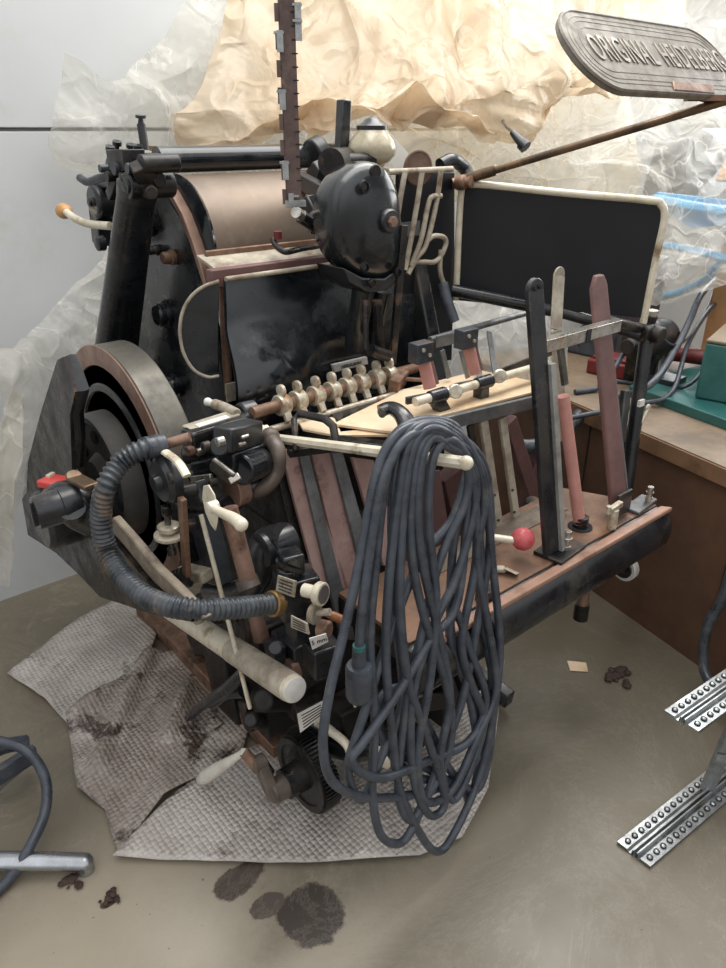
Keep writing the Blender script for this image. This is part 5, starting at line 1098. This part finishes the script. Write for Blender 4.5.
for lab, pts, r in (('black hose rising in an arc from the bench past the green machine', [(612, 400, .72), (650, 385, .80), (675, 350, .86), (690, 320, .93), (705, 290, .98), (740, 260, 1.0)], .013),
               ('thick black cable lying along the bench edge behind the pads', [(560, 420, .715), (600, 412, .715), (640, 404, .715), (672, 392, .75), (690, 340, .86), (720, 300, .92), (760, 290, .94)], .009),
               ('black cable drooping from the motor to the bench edge by the guard post', [(640, 345, .86), (625, 352, .84), (612, 372, .78), (598, 388, .72), (575, 392, .715)], .010),
               ('black cable crossing low between the red case and the green base plate', [(600, 380, .712), (630, 383, .712), (655, 388, .72), (690, 384, .76), (715, 350, .85)], .008),
               ('thin black cable curling above the red case', [(655, 330, .95), (672, 345, .88), (690, 336, .88), (705, 312, .9), (716, 285, .95), (724, 268, 1.0)], .005)):
    b = B(); b.tube([A(u, v, Z=z) for u, v, z in pts], r, 12); tag(obj('bench_cable', b, 'rubber'), lab, 'cable')
b = B(); b.tube([A(735, 560, X=2.0), A(722, 600, X=2.0), A(708, 625, X=1.98), A(703, 660, X=1.96), A(712, 685, X=1.92), A(740, 700, X=1.88)], .016, 12); tag(obj('black_hose', b, 'hose'), 'thick black hose hanging down in front of the bench at the right edge', 'hose')
# back bench clutter
bx = thing('cardboard_box', (3.2, 1.7, ZT), 'open brown cardboard box on the bench under the clear plastic film', 'box')
b = B(); b.box((3.55, 1.15, ZT+.35), (.45, .8, .70), .25); obj('box_body', b, 'card', bx, bev=.004)
b = B(); b.box((3.34, 1.22, ZT+.76), (.16, .7, .012), 0, rot=Matrix.Rotation(.25, 3, 'Z') @ Matrix.Rotation(-.7, 3, 'Y')); obj('box_flap', b, 'card', bx)
b = B(); b.box((2.95, 1.82, ZT+.2), (.4, .34, .4), .1); tag(obj('grey_crate', b, 'rubber', bev=.01), 'dark grey crate on the bench behind the guard panel', 'crate')
b = B(); b.prism([A(u, v, X=3.7) for u, v in ((640, 195), (690, 200), (735, 150), (700, 128), (655, 140))], (.3, 0, 0)); tag(obj('grey_bundle', b, 'rubber', bev=.02), 'dark blue grey bundle leaning above the cardboard box under the clear film', 'bundle')
dm = thing('black_motor', A(640, 350, Z=ZT), 'dirty black motor lump on the bench between the guard post and the green machine', 'motor')
c_ = A(650, 340, X=2.62); b = B(); b.cyl(c_-X_*.09, c_+X_*.1, .07); b.cyl(c_-X_*.1, c_-X_*.16, .03); obj('motor_body', b, 'grime', dm, bev=.004)
b = B(); b.bar((c_.x, c_.y, ZT), c_, .10, .12); obj('motor_stand', b, 'darkiron', dm, bev=.004)
for lab, pts, r in (('upper blue plastic tube running under the clear film at the right', [(655, 200, 2.35), (690, 207, 2.3), (726, 212, 2.25), (780, 214, 2.2)], .042),
                    ('middle blue plastic tube running level under the clear film', [(664, 245, 2.35), (700, 252, 2.28), (740, 262, 2.2), (780, 270, 2.15)], .027),
                    ('lowest blue plastic tube curving upward to the right', [(650, 300, 2.32), (680, 292, 2.3), (705, 280, 2.27), (722, 262, 2.24), (760, 240, 2.2)], .027)):
    b = B(); b.tube([A(u, v, X=X0+.85) for u, v, X0 in pts], r, 14, flat=.6); tag(obj('blue_tube', b, 'blue'), lab, 'tube', None)
b = B(); b.prism([A(u, v, X=3.2) for u, v in ((655, 192), (726, 200), (800, 210), (800, 235), (726, 225), (690, 228), (668, 212))], (.03, 0, 0)); tag(obj('blue_tray', b, 'blue', bev=.006), 'flat blue plastic piece above the blue tubes at the right edge', 'plastic piece')
# small lamp under the plastic
lp = thing('clamp_lamp', A(515, 135, Y=1.70), 'small black spot lamp poking out below the beige plastic cover', 'lamp')
p = A(512, 132, Y=1.68); q = A(522, 143, Y=1.64)
b = B(); b.cyl(p, q, .010, .016); b.cyl(q, q+(q-p).normalized()*.02, .020); obj('lamp_head', b, 'black', lp)
b = B(); b.tube([p, A(506, 126, Y=1.78), A(502, 118, Y=1.95), A(500, 105, Y=2.15)], .005, 8); obj('lamp_arm', b, 'black', lp)
for o in COL.objects:
    if o.parent is None and 'label' in o.keys():
        k = o.name.split('.')[0]
        g = {'plastic_sheet': 'plastic films around the press', 'bubble_wrap': 'bubble wrap sheets on the floor', 'bench_cable': 'cables on the workbench', 'blue_tube': 'blue plastic tubes under the clear film', 'dirt_clump': 'dirt clumps on the floor'}.get(k)
        if g: o['group'] = g
# ================================================================ LIGHT
w = bpy.data.worlds.new('sky'); scene.world = w; w.use_nodes = True
N = w.node_tree.nodes; L = w.node_tree.links; bg = N['Background']
tc = N.new('ShaderNodeTexCoord'); sp = N.new('ShaderNodeSeparateXYZ'); L.new(tc.outputs['Generated'], sp.inputs[0])
r = N.new('ShaderNodeValToRGB'); r.color_ramp.elements[0].position = .0; r.color_ramp.elements[0].color = (.30, .29, .27, 1); r.color_ramp.elements[1].position = .5; r.color_ramp.elements[1].color = (1, 1, 1.02, 1)
L.new(sp.outputs[2], r.inputs[0]); L.new(r.outputs[0], bg.inputs[0]); bg.inputs[1].default_value = .9
sl = bpy.data.lights.new('daylight', 'SUN'); sl.energy = .8; sl.angle = math.radians(35); sl.color = (1, .97, .92)
so = bpy.data.objects.new('daylight', sl); COL.objects.link(so)
sd_ = V((-.55, -.35, -.9)); so.rotation_euler = sd_.to_track_quat('-Z', 'Y').to_euler(); so.location = (3, 1, 4)
def area(name, loc, to, sx, sy, e, col=(1, 1, 1)):
    l = bpy.data.lights.new(name, 'AREA'); l.shape = 'RECTANGLE'; l.size = sx; l.size_y = sy; l.energy = e; l.color = col
    o = bpy.data.objects.new(name, l); COL.objects.link(o); o.location = loc; o.rotation_euler = (V(to)-V(loc)).to_track_quat('-Z', 'Y').to_euler()
area('ceiling_lamp', (2.0, 1.5, 3.1), (2.0, 1.9, 0), 3.0, 1.2, 42, (1, .975, .93))
area('window_daylight', (4.1, 1.4, 1.9), (0, 1.4, 1.3), 1.9, 1.6, 34, (.95, .98, 1))
scene.view_settings.view_transform = 'Standard'; scene.view_settings.look = 'None'; scene.view_settings.gamma = 1; scene.view_settings.exposure = .4
